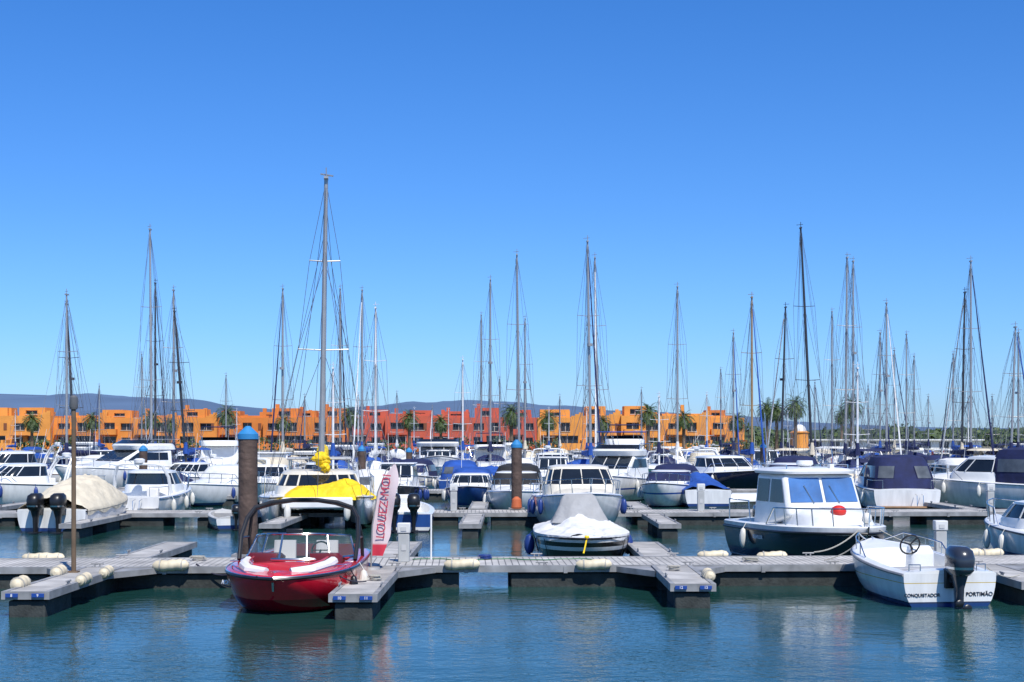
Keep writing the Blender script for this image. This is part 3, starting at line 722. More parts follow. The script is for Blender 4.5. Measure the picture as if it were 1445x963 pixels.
# ------------------------------------------------------------------ pontoons
def deckmat():
    m = bpy.data.materials.new('pontoon_planks'); m.use_nodes = True; nt = m.node_tree; b = nt.nodes['Principled BSDF']
    tc = nt.nodes.new('ShaderNodeTexCoord'); w = nt.nodes.new('ShaderNodeTexWave'); w.inputs['Scale'].default_value = 2.2
    w.bands_direction = 'X'; nt.links.new(tc.outputs['Object'], w.inputs[0])
    r = nt.nodes.new('ShaderNodeValToRGB'); r.color_ramp.elements[0].color = (.12, .12, .12, 1); r.color_ramp.elements[1].position = .12; r.color_ramp.elements[1].color = (.50, .48, .45, 1)
    nt.links.new(w.outputs['Fac'], r.inputs[0])
    n = nt.nodes.new('ShaderNodeTexNoise'); n.inputs['Scale'].default_value = 1.5; n.inputs['Detail'].default_value = 8; nt.links.new(tc.outputs['Object'], n.inputs[0])
    mr = nt.nodes.new('ShaderNodeMapRange'); mr.inputs[1].default_value = .3; mr.inputs[2].default_value = .7; mr.inputs[3].default_value = .6; mr.inputs[4].default_value = 1.2
    nt.links.new(n.outputs[0], mr.inputs[0]); v = nt.nodes.new('ShaderNodeVectorMath'); v.operation = 'SCALE'
    nt.links.new(r.outputs[0], v.inputs[0]); nt.links.new(mr.outputs[0], v.inputs['Scale']); nt.links.new(v.outputs[0], b.inputs['Base Color'])
    b.inputs['Roughness'].default_value = .8; return m
DECK = deckmat(); EDGE = mat('galvanised_edge', (.29, .29, .29), .65, metal=.1, var=.3, scale=3)
def pontoon(name, x0, y0, x1, y1, w, fl=3.2, gap=1.1, zt=.45):
    L = math.hypot(x1-x0, y1-y0); a = math.degrees(math.atan2(y1-y0, x1-x0)); e = empty(name, x0, y0, 0, a)
    d = MB()
    d.box(0, L, -w/2+.09, w/2-.09, zt-.05, zt); d.obj('deck', DECK, e, smooth=False)
    s = MB()
    for sg in (-1, 1): s.box(0, L, min(sg*w/2, sg*(w/2-.087)), max(sg*w/2, sg*(w/2-.087)), zt-.13, zt+.012)
    s.box(-.02, -.001, -w/2, w/2, zt-.13, zt+.012); s.box(L+.001, L+.02, -w/2, w/2, zt-.13, zt+.012)
    x = 1.5
    while x < L-1 and w > 1:
        for sg in (-1, 1): s.box(x-.04, x+.04, min(sg*(w/2+.001), sg*(w/2+.02)), max(sg*(w/2+.001), sg*(w/2+.02)), zt-.15, zt-.01)
        x += 2.1
    s.obj('edge_beams', EDGE, e, smooth=False)
    f = MB(); x = .05
    while x < L-.1:
        x2 = min(x+fl, L-.05); f.box(x, x2, -w/2+.10, w/2-.10, -.3, zt-.16); x = x2+gap
    f.obj('floats', CONC, e, bevel=.03)
    c = MB(); x = 1.2
    while x < L-.5:
        for sg in (-1, 1):
            y = sg*(w/2-.05); c.tube([(x-.13, y, zt+.075), (x+.13, y, zt+.075)], .018, 6); c.tube([(x-.05, y, zt), (x-.05, y, zt+.075)], .016, 6); c.tube([(x+.05, y, zt), (x+.05, y, zt+.075)], .016, 6)
        x += 3.1
    c.obj('cleats', EDGE, e)
    return e
wy = lambda X: 31.1+.035*X
pontoon('floating_walkway', -13, wy(-13), 12.2, wy(12.2), 2.25)
FX = [(-8.55, 25.0, 36.7, .85), (-2.75, 24.6, 36.8, .85), (3.35, 26.3, 36.7, .85), (9.95, 26.6, 36.7, .85)]
for i, (x, a, b, w) in enumerate(FX):
    pontoon('mooring_finger', x, a, x+.02, wy(x)-1.14, w, 1.5, 1.6)
    pontoon('mooring_finger', x, wy(x)+1.14, x, b, w, 1.5, 1.6)
    g = empty('finger_gusset', x, wy(x)-1.14)
    mb = MB()
    for sg in (-1, 1):
        mb.add([(sg*.43, -.02, .44), (sg*1.15, -.02, .44), (sg*.43, -1.1, .44), (sg*.43, -.02, .32), (sg*1.15, -.02, .32), (sg*.43, -1.1, .32)], [(0, 1, 2), (3, 5, 4), (0, 3, 4, 1), (1, 4, 5, 2), (2, 5, 3, 0)])
    mb.obj('plate', EDGE, g, smooth=False)
    s = empty('berth_number_sign', x, a-.03)
    p = MB(); p.box(-.34, -.12, -.03, -.005, .36, .43); p.box(.12, .34, -.03, -.005, .36, .43); p.obj('plates', BLUES, s, bevel=.004)
    text(str(8+2*i), .07, LETW, s, (-.23, -.035, .395), (PI/2, 0, 0)); text(str(9+2*i), .07, LETW, s, (.23, -.035, .395), (PI/2, 0, 0))
for D, xr in ((51.6, 27), (72, 38), (93, 46), (116, 56), (140, 66), (165, 75)):
    pontoon('floating_walkway', -xr*.8, D-.6, xr*.85, D+.6, 2.2, 4, 1.2)
for D, sp, xr in ((51.6, 6.2, 22), (72, 7.5, 30), (93, 8.5, 36)):
    x = -xr+2.1
    while x < xr:
        pontoon('mooring_finger', x, D-7.5, x, D-1.7, .7, 1.5, 1.6); pontoon('mooring_finger', x, D+1.75, x, D+7.5, .7, 1.5, 1.6); x += sp

def dfend(x, y, l=.6, r=.11, ax='x', z=.50):
    e = empty('dock_fender', x, y, z+R.uniform(-.02, .02), R.uniform(-4, 4)); m = MB(); r *= R.uniform(.85, 1.05)
    d = (1, 0, 0) if ax == 'x' else (0, 1, 0)
    n = 14; P = [-l/2+l*i/n for i in range(n+1)]; rr = [r*(.35 if i in (0, n) else (.85 if i in (1, n-1) else 1+.07*math.sin(i*1.9))) for i in range(n+1)]
    m.tube([(d[0]*p, d[1]*p, .012*math.sin(p*9)) for p in P], rr, 12); m.obj('roll', FENDC, e)
    k = MB()
    for p in (-l*.3, l*.3): k.tube([(d[0]*p, d[1]*p, 0), (d[0]*(p+.03), d[1]*(p+.03), 0)], r*1.09, 12)
    k.obj('lashing', ROPE, e)
for (x, dx) in ((245, 0), (652, .05), (838, .1)):
    dfend(brg(x, 29.9), wy(brg(x, 29.9))-1.2, .75)
for x in (1010, 1095, 70, 55): dfend(brg(x, 32), wy(brg(x, 32))+1.2, .7, .1, z=.47)
for x, y in ((-8.10, 28.4), (-8.10, 26.9), (-8.99, 26.0), (-8.99, 28.2), (3.80, 27.5), (10.4, 28.0)): dfend(x, y, .55, .12, 'y')
for x in (9.3, 10.5, 11.0): dfend(x, wy(x)+1.2, .6)
for x, y, r in ((-6.9, 31.3, .2), (-.6, 31.6, .17), (5.2, 31.0, .2), (-2.6, 27.0, .14), (3.3, 29.0, .15)):
    e = empty('coiled_rope', x, y, .455); m = MB(); P = []
    for i in range(70): a = i*.36; rr = r*(.45+.55*((i % 23)/23)); P.append((rr*math.cos(a), rr*math.sin(a), .015+.0012*i))
    m.tube(P, .014, 5); m.obj('coil', R.choice([ROPE, ROPED, FENDB]), e)
e = empty('water_hose', 0, 0, .462); m = MB(); m.tube([(-2.2+.14*i, 31.5+.16*math.sin(i*.55)+.05*math.sin(i*1.7), 0) for i in range(30)], .012, 5); m.obj('hose', mat('green_hose', (.03, .16, .07), .5), e)

# ------------------------------------------------------------------ piles, lamp, pedestals, banner
PILE = mat('rusty_pile', (.085, .055, .042), .75, var=.45, scale=2, bump=.03)
PCAP = mat('blue_pile_cap', (.03, .22, .48), .5, var=.15)
def pile(x, y, top, r=.21, cap=PCAP):
    e = empty('mooring_pile', x, y); m = MB(); m.tube([(0, 0, -1), (0, 0, .35)], r+.004, 20); m.obj('wet_foot', mat('wet_pile', (.03, .03, .02), .5), e)
    m = MB(); m.tube([(0, 0, .35), (0, 0, top-.28)], r, 20); m.obj('shaft', PILE, e)
    c = MB(); c.loft([(top-.30, 0, 0, r*1.08, r*1.08, 2), (top-.18, 0, 0, r*1.08, r*1.08, 2), (top, 0, 0, .05, .05, 2)], 20); c.obj('cone_cap', cap, e)
    g = MB(); g.box(-r-.1, r+.1, -r-.12, -r-.04, .4, .5); g.box(-r-.1, r+.1, r+.04, r+.12, .4, .5); g.box(-r-.1, -r-.03, -r-.04, r+.04, .4, .5); g.box(r+.03, r+.1, -r-.04, r+.04, .4, .5); g.obj('guide_collar', EDGE, e)
pile(brg(350, 32.6), 32.6, 3.42, .22)
pile(brg(729, 54), 53.3, 3.05, .2); pile(brg(512, 74), 73.6, 2.7, .2); pile(brg(578, 95), 94.5, 2.4, .2); pile(brg(1075, 95), 94.5, 2.7, .2); pile(brg(205, 74), 73.6, 2.7); pile(brg(870, 118), 117.5, 2.9)
o = empty('orange_fender', brg(729, 52), 52.5, .0); MB().loft([(.50, 0, 0, .16, .16, 2), (.56, 0, 0, .2, .2, 2), (.85, 0, 0, .17, .17, 2), (.95, 0, 0, .06, .06, 2)], 14).obj('float', mat('orange_plastic', (.50, .12, .04), .6), o)

l = empty('dock_lamp_post', brg(104, 28.6), 28.6, .45)
RUST = mat('weathered_bronze_pole', (.15, .10, .06), .7, var=.3)
MB().tube([(0, 0, 0), (0, 0, 3.3)], [.05, .045], 10).box(-.1, .1, -.1, .1, 0, .03).obj('pole', RUST, l)
MB().loft([(3.28, 0, 0, .07, .07, 2), (3.34, 0, 0, .09, .09, 2), (3.52, 0, 0, .08, .08, 2), (3.56, 0, 0, .04, .04, 2)], 14).obj('lantern', mat('grey_lantern', (.12, .12, .12), .4), l)

def pedestal(x, y, h=.8):
    e = empty('service_pedestal', x, y, .45); m = MB(); m.box(-.12, .12, -.10, .10, 0, h*.72); m.obj('body', mat('grey_pedestal', (.42, .43, .42), .6), e, bevel=.015)
    m = MB(); m.box(-.14, .14, -.12, .12, h*.74, h); m.obj('head', mat('pedestal_head', (.62, .62, .60), .5), e, bevel=.02)
    m = MB(); m.box(-.06, .06, -.135, -.121, h*.80, h*.90); m.box(-.05, .05, -.112, -.101, h*.3, h*.45); m.obj('sockets', GREYD, e)
pedestal(brg(570, 31), 31.0, .85); pedestal(brg(1325, 32), 31.9, .85)
for u in (90, 640, 990, 1400): pedestal(brg(u, 51.6), 51.8, 1.0)
ps = empty('sign_post', brg(608, 31.5), 31.6, .45); MB().tube([(0, 0, 0), (0, 0, 1.0)], .02).obj('post', WHITE, ps)

b = empty('feather_banner', -2.90, 29.25, .45)
MB().tube([(0, 0, 0), (.03, 0, .9), (.14, 0, 1.6), (.32, 0, 2.05), (.48, 0, 2.18)], [.018, .016, .012, .01, .008], 8).loft([(0, 0, 0, .2, .2, 2), (.05, 0, 0, .18, .18, 2)], 16).obj('pole', EDGE, b)
def bannermat():
    m = bpy.data.materials.new('banner_cloth'); m.use_nodes = True; nt = m.node_tree; bb = nt.nodes['Principled BSDF']
    tc = nt.nodes.new('ShaderNodeTexCoord'); sp = nt.nodes.new('ShaderNodeSeparateXYZ'); nt.links.new(tc.outputs['Object'], sp.inputs[0])
    r = nt.nodes.new('ShaderNodeValToRGB'); r.color_ramp.elements[0].position = .50; r.color_ramp.elements[0].color = (.58, .03, .06, 1); r.color_ramp.elements[1].position = .54; r.color_ramp.elements[1].color = (.66, .54, .55, 1)
    nt.links.new(sp.outputs['Z'], r.inputs[0]); nt.links.new(r.outputs[0], bb.inputs['Base Color']); bb.inputs['Roughness'].default_value = .8; return m
vs = []; n = 24
def bx_(z): return .03*(z/.9) if z < .9 else (.03+.11*((z-.9)/.7) if z < 1.6 else .14+.34*((z-1.6)/.58)**1.3)
for i in range(n+1):
    z = .28+1.88*i/n
    x0 = bx_(z); wd = .38 if z < 1.7 else .38-.34*((z-1.7)/.46)**1.5
    wd = wd*min(1, .62+(z-.28)*.9)
    for j in range(7): vs.append((x0+wd*j/6, .04*math.sin(z*5+j*.6)*(j/6), z))
fs = [(i*7+j, i*7+j+1, (i+1)*7+j+1, (i+1)*7+j) for i in range(n) for j in range(6)]
MB().add(vs, fs).obj('cloth', bannermat(), b)
text('LOUEZ-MOI', .25, mat('red_lettering', (.50, .04, .08), .6), b, (.27, -.06, 1.30), (PI/2, -math.radians(84), 0), 'banner_text', off=0)

# ------------------------------------------------------------------ motor boats placed
cruiser('cabin_cruiser', brg(815, 50), 49.0, 184, 6.8, 2.95, 1.05, 1.35, H_WHITE2, 'sport', cm=CREAM, arch=False, hc=1.15)
cruiser('sterndrive_cabin_boat', brg(200, 55), 57.0, -3, 6.5, 2.6, .85, 1.2, H_WHITE, 'sport', arch=True)
cruiser('motor_yacht', brg(40, 66), 64.5, 125, 7.5, 3.0, .95, 1.3, H_WHITE2, 'sport')
cruiser('canopied_cruiser', brg(1258, 62), 62.5, -4, 8.0, 3.0, .95, 1.35, H_WHITE, 'sport', canopy=NAVYC, hc=1.1)
cruiser('canopied_cruiser', brg(1405, 61), 61.5, 40, 9.0, 3.3, 1.15, 1.5, H_WHITE, 'sport', canopy=NAVYC, hc=1.2)
cruiser('dark_hulled_cruiser', brg(1022, 79), 79.5, 205, 9.5, 3.4, 1.0, 1.4, H_NAVY, 'sport', hc=1.1)
cruiser('black_covered_boat', brg(728, 60), 60.0, 176, 6.5, 2.5, .8, 1.0, H_WHITE, 'sport', canopy=BLACKC, hc=.9, scr=BLACKC)
cruiser('flybridge_cruiser', brg(868, 70), 70.0, 160, 8.5, 3.1, 1.0, 1.4, H_WBLUE, 'fly', canopy=BLUEC)
cruiser('trawler_yacht', brg(618, 104), 104.0, 184, 10, 3.8, 1.2, 1.8, H_WHITE, 'fly')
cruiser('white_cuddy_boat', brg(1476, 37), 37.4, 6, 5.6, 2.2, .70, .95, H_WHITE, 'sport', arch=False, hc=.8)
cruiser('motorboat', brg(320, 66), 66, 150, 6.5, 2.6, .85, 1.1, H_WHITE, 'sport', scr=WHITEC)
cruiser('motorboat', brg(372, 66), 67, 183, 6.5, 2.6, .85, 1.1, H_WHITE2, 'sport', canopy=BEIGEC)
cruiser('flybridge_cruiser', brg(182, 80), 80, 140, 9.5, 3.5, 1.2, 1.6, H_WHITE, 'fly')
cruiser('express_cruiser', brg(12, 84), 84, 120, 9.5, 3.3, 1.1, 1.5, H_WHITE, 'sport', hc=1.2)
cruiser('motorboat', brg(1115, 68), 68, 160, 7, 2.7, .9, 1.2, H_WHITE2, 'sport', canopy=NAVYC, scr=NAVYC)
dg = empty('upturned_dinghy', brg(1030, 64), 64, 0, 95)
Hd = Hull(2.9, 1.35, .35, .45, .0, .9, .4, 2.5, .8); o = Hd.shell(dg, WHITE); o.rotation_euler = (0, PI, 0); o.location.z = .62
dh = empty('small_dinghy', brg(318, 49), 49.5, 0, 20); Hd = Hull(3, 1.4, .4, .55, .15, .9, .4, 2.5, .8); Hd.shell(dh, H_WHITE); Hd.deck(dh, GREYD, lambda t: .25 if .08 < t < .85 else 0, .1, floor=[.075, .085, .845, .855]); outboard(dh, 0, -1.7, .5, BLACK, .8)

# ------------------------------------------------------------------ sailboats (masts)
sailboat(94, 82, 416, 10, 170, mm=ALU, lean=.0, jib=False)
sailboat(106, 86, 430, 9, 0, mm=ALUD, lean=-.5, jib=False)
sailboat(214, 84, 324, 12, 178, mm=ALU, lean=-.1, jib=False)
sailboat(219, 106, 400, 11, 0, mm=ALUD)
sailboat(245, 88, 410, 10, 0, mm=ALU)
sailboat(264, 86, 440, 9, 185, mm=ALUD, lean=-.75, cover=BLUEC, jib=False)
sailboat(399, 96, 408, 11, 180, mm=ALU)
sailboat(480, 100, 408, 11, 0, mm=ALU)
sailboat(511, 97, 410, 11, 180, mm=ALU)
sailboat(530, 80, 435, 9, 0, mm=ALUW, jib=False)
sailboat(653, 112, 508, 9, mm=ALUW)
sailboat(679, 124, 445, 11); sailboat(692, 100, 395, 11, 180, mm=ALU)
sailboat(733, 84, 360, 11, 180, mm=ALU, lean=-.15)
sailboat(741, 118, 450, 10)
sailboat(834, 80, 341, 12, 182, mm=ALU, furl=NAVYC, cover=BLUEC, lean=-.2)
sailboat(844, 88, 364, 11, 176, mm=ALU, furl=WHITEC, lean=-.2)
sailboat(956, 97, 405, 11, 180, mm=ALU)
sailboat(930, 92, 560, 8, 160, hm=H_GREEN, mm=ALUW, jib=False)
sailboat(1035, 112, 470, 10, mm=ALU, furl=BLUEC)
sailboat(1061, 86, 420, 10, 180, mm=ALUB, furl=BLUEC, cover=BLUEC)
sailboat(1017, 150, 522, 10); sailboat(1102, 92, 434, 10, 5, mm=ALUD, lean=.3)
sailboat(1147, 82, 322, 12, 180, mm=ALUD, lean=-.7, jib=False)
sailboat(1174, 112, 440, 11); sailboat(1193, 88, 364, 12, 0, mm=ALU, lean=.1, jib=False); sailboat(1204, 96, 369, 12, 180, mm=ALU, jib=False)
sailboat(1242, 112, 470, 10); sailboat(1251, 98, 428, 11, 180, mm=ALU); sailboat(1262, 130, 495, 10); sailboat(1279, 120, 472, 10); sailboat(1290, 130, 503, 10)
sailboat(1357, 90, 413, 11, 0, mm=ALUD, lean=.2); sailboat(1370, 86, 369, 11, 180, mm=ALU, cover=NAVYC); sailboat(1426, 84, 462, 10, 182, mm=ALU, lean=.3, furl=BLUEC)
sailboat(1437, 96, 470, 10); sailboat(319, 150, 530, 9); sailboat(705, 150, 535, 9); sailboat(200, 140, 500, 9); sailboat(905, 150, 550, 9); sailboat(1345, 120, 500, 10)
sailboat(430, 130, 560, 9); sailboat(560, 150, 555, 9); sailboat(610, 160, 575, 9); sailboat(1310, 150, 560, 9); sailboat(1400, 140, 560, 9); sailboat(1225, 150, 545, 9); sailboat(1150, 150, 540, 9); sailboat(790, 150, 560, 9); sailboat(140, 150, 545, 9)

# fill the berths with more moored boats
protos = [cruiser('motorboat', brg(265, 80), 80, 150, 7, 2.6, .8, 1.1, H_WHITE, 'sport', hc=.9),
          cruiser('motorboat', brg(455, 80), 80, 2, 7, 2.6, .8, 1.1, H_WHITE2, 'sport', arch=False, hc=.9, scr=BLUEC),
          cruiser('motorboat', brg(1130, 80), 79, 183, 7, 2.7, .85, 1.2, H_WBLUE, 'sport', canopy=NAVYC, hc=.85, scr=NAVYC),
          cruiser('motorboat', brg(650, 80), 79, 2, 6.5, 2.5, .8, 1.1, H_BLUE, 'sport', canopy=BLUEC, hc=.8),
          cruiser('motorboat', brg(1330, 80), 79, 2, 7, 2.7, .85, 1.1, H_WHITE, 'sport', canopy=WHITEC, hc=.85, scr=WHITEC),
          cruiser('motorboat', brg(560, 66), 66, 178, 6.0, 2.4, .75, 1.0, H_NAVY, 'pilot', hc=.9),
          cruiser('motorboat', brg(780, 80), 80, 178, 6.0, 2.4, .75, 1.0, H_WHITE, 'pilot', hc=.95, motors=1),
          cruiser('motorboat', brg(995, 100), 100, 178, 7.6, 2.8, 1.0, 1.35, H_NAVY, 'sport', hc=1.05, cm=CREAM, scr=BEIGEC),
          cruiser('flybridge_cruiser', brg(480, 100), 100, 183, 8.5, 3.1, 1.0, 1.4, H_WHITE, 'fly'),
          cruiser('flybridge_cruiser', brg(690, 106), 106, 3, 8.0, 3.0, 1.0, 1.3, H_NAVY, 'fly', canopy=NAVYC)]
cvp = empty('covered_motorboat', brg(1190, 66), 66, 0, 182); Hc = Hull(5.6, 2.3, .75, 1.0, .3, .9, .4, 2.4, .8); Hc.shell(cvp, H_WHITE); Hc.deck(cvp, WHITE); cover_mesh(Hc, cvp, BEIGEC, pw([(0, 1.0), (.4, 1.6), (.5, 1.65), (.65, 1.2), (1, 1.05)]), .02, .97, fl=1.8, seed=9); protos.append(cvp)
for cvm, uu, sd, hh in ((NAVYC, 245, 3, H_WHITE2), (BLUEC, 985, 6, H_WHITE)):
    cvp = empty('covered_motorboat', brg(uu, 66), 66, 0, 2); Hc.shell(cvp, hh); Hc.deck(cvp, WHITE); cover_mesh(Hc, cvp, cvm, pw([(0, .95), (.3, 1.2), (.5, 1.5), (.65, 1.15), (1, 1.0)]), .02, .97, fl=1.8, seed=sd); protos.append(cvp)
for hh, cc in ((H_NAVY, NAVYC), (H_WHITE, BLUEC)):
    p_ = sailboat(1210 if cc == NAVYC else 470, 78, 520, 8, 180, hm=hh, cover=cc, mm=ALUW, jib=False); protos.append(p_)
prev_p = None
for (D, us) in ((66, (480, 515, 665, 950)), (80, (60, 120, 330, 385, 575, 700, 905, 960, 1200, 1420)),
                (100, (20, 75, 150, 310, 350, 430, 560, 620, 780, 880, 1010, 1090, 1310, 1395)), (123, (10, 90, 180, 260, 340, 450, 500, 590, 640, 800, 860, 930, 990, 1050, 1130, 1180, 1330, 1380, 1440)),
                (148, (30, 70, 110, 170, 230, 290, 380, 420, 470, 540, 600, 740, 770, 830, 890, 940, 1070, 1100, 1200, 1270, 1350, 1420)), (172, tuple(range(5, 1450, 48)))):
    for u in us:
        pool = protos if D > 110 else protos[:-2]
        p = R.choice([q for q in pool if q is not prev_p]); prev_p = p
        clone(p, brg(u+R.uniform(-8, 8), D), D+R.uniform(-2.5, 2.5), R.choice([0, 180])+R.choice([R.uniform(-6, 6), R.uniform(-35, 35)]), R.uniform(.8, 1.2) if D < 120 else R.uniform(.75, 1.0))

# ------------------------------------------------------------------ buildings
OR = [mat('orange_render', (.74, .27, .05), .85, var=.16, scale=.4), mat('amber_render', (.76, .31, .06), .85, var=.14, scale=.4), mat('dark_orange_render', (.66, .21, .04), .85, var=.14, scale=.4)]
RD = [mat('red_render', (.50, .085, .05), .85, var=.16, scale=.4), mat('coral_render', (.56, .11, .06), .85, var=.14, scale=.4)]
WIN = mat('dark_window', (.03, .035, .045), .15); FRM = mat('window_frame', (.55, .50, .42), .6)
SH = mat('shutter_brown', (.20, .07, .03), .7)
def facade(wl, gl, fr, x0, x1, y, z0, z1, ops, rec=.45):
    xs = sorted(set([x0, x1]+[o[0] for o in ops]+[o[1] for o in ops])); zs = sorted(set([z0, z1]+[o[2] for o in ops]+[o[3] for o in ops]))
    for i in range(len(xs)-1):
        for j in range(len(zs)-1):
            a, b_, c, d = xs[i], xs[i+1], zs[j], zs[j+1]; mx, mz = (a+b_)/2, (c+d)/2
            if any(o[0] < mx < o[1] and o[2] < mz < o[3] for o in ops): continue
            wl.poly([(a, y, c), (b_, y, c), (b_, y, d), (a, y, d)])
    for (a, b_, c, d) in ops:
        yy = y+rec
        wl.poly([(a, y, c), (a, yy, c), (a, yy, d), (a, y, d)]); wl.poly([(b_, y, c), (b_, yy, c), (b_, yy, d), (b_, y, d)])
        wl.poly([(a, y, d), (b_, y, d), (b_, yy, d), (a, yy, d)]); wl.poly([(a, y, c), (b_, y, c), (b_, yy, c), (a, yy, c)])
        gl.poly([(a, yy, c), (b_, yy, c), (b_, yy, d), (a, yy, d)])
        m = (a+b_)/2; fr.box(m-.04, m+.04, yy-.06, yy-.01, c, d); fr.box(a, b_, yy-.07, yy-.012, d-.08, d); fr.box(a-.05, b_+.05, y-.08, y-.003, c-.10, c-.02)
def terrace(name, xa, xb, pal, Y=228):
    x = xa; m1 = pal[0]; cnt = 0
    while x < xb-2:
        if cnt % 4 == 0: m1 = R.choice(pal)
        cnt += 1
        w = min(R.uniform(5.8, 7.6), xb-x); e = empty(name, x, Y+R.choice([0, 0, 1.5, .8]), .9)
        wl, gl, fr, ac = MB(), MB(), MB(), MB(); h = R.choice([5.2, 5.2, 5.5])
        ops = [(w*.08, w*.45, .1, 2.2), (w*.6, w*.85, .9, 2.0), (w*.12, w*.42, 2.9, 4.4), (w*.58, w*.88, 3.2, 4.3)]
        if R.random() < .4: ops = [(w*.1, w*.32, .1, 2.1), (w*.42, w*.9, .1, 2.3), (w*.1, w*.36, 3.2, 4.3), (w*.52, w*.72, 3.0, 4.4)]
        facade(wl, gl, fr, 0, w, 0, 0, h, ops)
        wl.poly([(0, 0, 0), (0, 10, 0), (0, 10, h), (0, 0, h)]); wl.poly([(w, 0, 0), (w, 10, 0), (w, 10, h), (w, 0, h)])
        wl.poly([(0, .3, h-.4), (w, .3, h-.4), (w, 10, h-.4), (0, 10, h-.4)]); wl.poly([(0, .3, h-.4), (w, .3, h-.4), (w, .3, h), (0, .3, h)]); wl.poly([(0, 0, h), (w, 0, h), (w, .3, h), (0, .3, h)])
        wl.box(0, w, 9.7, 10, h-.4, h+.02)
        if R.random() < .5:
            sx = R.choice([0, w-.6]); dx = 1 if sx == 0 else -1
            for k in range(3): wl.box(sx+dx*k*.6, sx+dx*k*.6+.6, -.004, .32, h+.003, h+.8-.26*k)
        if R.random() < .65: wl.box(w*.06, w*.5, -1.1, -.004, 2.45, 3.35)
        wl.box(0, w*.95, -3.2, -3.0, 0, 1.1); wl.box(w*.95, w, -3.2, -.004, 0, 1.6)
        if R.random() < .55:
            bx = w*R.uniform(.02, .3); bw = w*R.uniform(.5, .68); bh = h+R.uniform(1.2, 1.7)
            f2 = [(bx+bw*.25, bx+bw*.7, h+.3, bh-.45)]
            facade(ac, gl, fr, bx, bx+bw, 2.5, h-.4, bh, f2)
            ac.box(bx, bx+bw, 3.2, 7, h-.4, bh)
            ac.poly([(bx, 2.5, bh), (bx+bw, 2.5, bh), (bx+bw, 3.2, bh), (bx, 3.2, bh)])
            for q in (bx, bx+bw): ac.poly([(q, 2.5, h-.4), (q, 3.2, h-.4), (q, 3.2, bh), (q, 2.5, bh)])
            if R.random() < .5: ac.box(bx+.3, bx+.9, 4, 4.6, bh+.002, bh+.7)
        else: ac.box(.2, w-.2, 5, 9, h-.4, h+.4)
        if R.random() < .6:
            q = R.uniform(.3, w-1); ac.box(q, q+.55, 3.2, 3.8, h-.3, h+1.1+R.uniform(0, .8))
        wl.obj('walls', m1, e, smooth=False, merge=False); gl.obj('windows', WIN, e, smooth=False); fr.obj('frames', FRM, e, smooth=False); ac.obj('roof_rooms', m1, e, smooth=False, merge=False)
        sh = MB()
        if R.random() < .5: sh.box(w*.08, w*.46, -1.6, -.01, 2.28, 2.36)
        else: sh.box(w*.86, w*.93, -.06, -.006, 3.2, 4.3)
        sh.obj('awning', SH, e, smooth=False)
        x += w+.01
BS = 228/2007
terrace('orange_townhouse', (-160-722)*BS, (490-722)*BS, OR)
terrace('red_townhouse', (491-722)*BS, (757-722)*BS, RD)
terrace('orange_townhouse', (758-722)*BS, (1058-722)*BS, OR)
terrace('orange_townhouse', (-160-722)*BS*1.08, (480-722)*BS*1.08, OR, 248)
terrace('red_townhouse', (500-722)*BS*1.08, (750-722)*BS*1.08, RD, 248)
terrace('orange_townhouse', (770-722)*BS*1.08, (1040-722)*BS*1.08, OR, 248)
k = empty('domed_tower', brg(1128, 225), 225, .9)
MB().loft([(0, 0, 0, 1.5, 1.5, 2), (2.6, 0, 0, 1.4, 1.4, 2), (2.8, 0, 0, 1.6, 1.6, 2), (3.0, 0, 0, 1.1, 1.1, 2)], 20).obj('tower', OR[1], k)
MB().ell((0, 0, 3.0), (1.1, 1.1, 1.1), 16).tube([(0, 0, 4), (0, 0, 5)], .06).obj('dome', WHITE, k)
wb = empty('white_quayside_building', brg(1180, 235), 235, .9); m = MB(); m.box(-6, 24, 0, 8, 0, 1.5); m.box(-6.3, 24.3, -.8, 8.3, 1.503, 1.7); m.obj('walls', WHITE, wb, smooth=False)
m = MB()
for i in range(9): m.box(-4+i*3, -2.4+i*3, -.03, -.004, .2, 1.3)
m.obj('openings', WIN, wb, smooth=False)

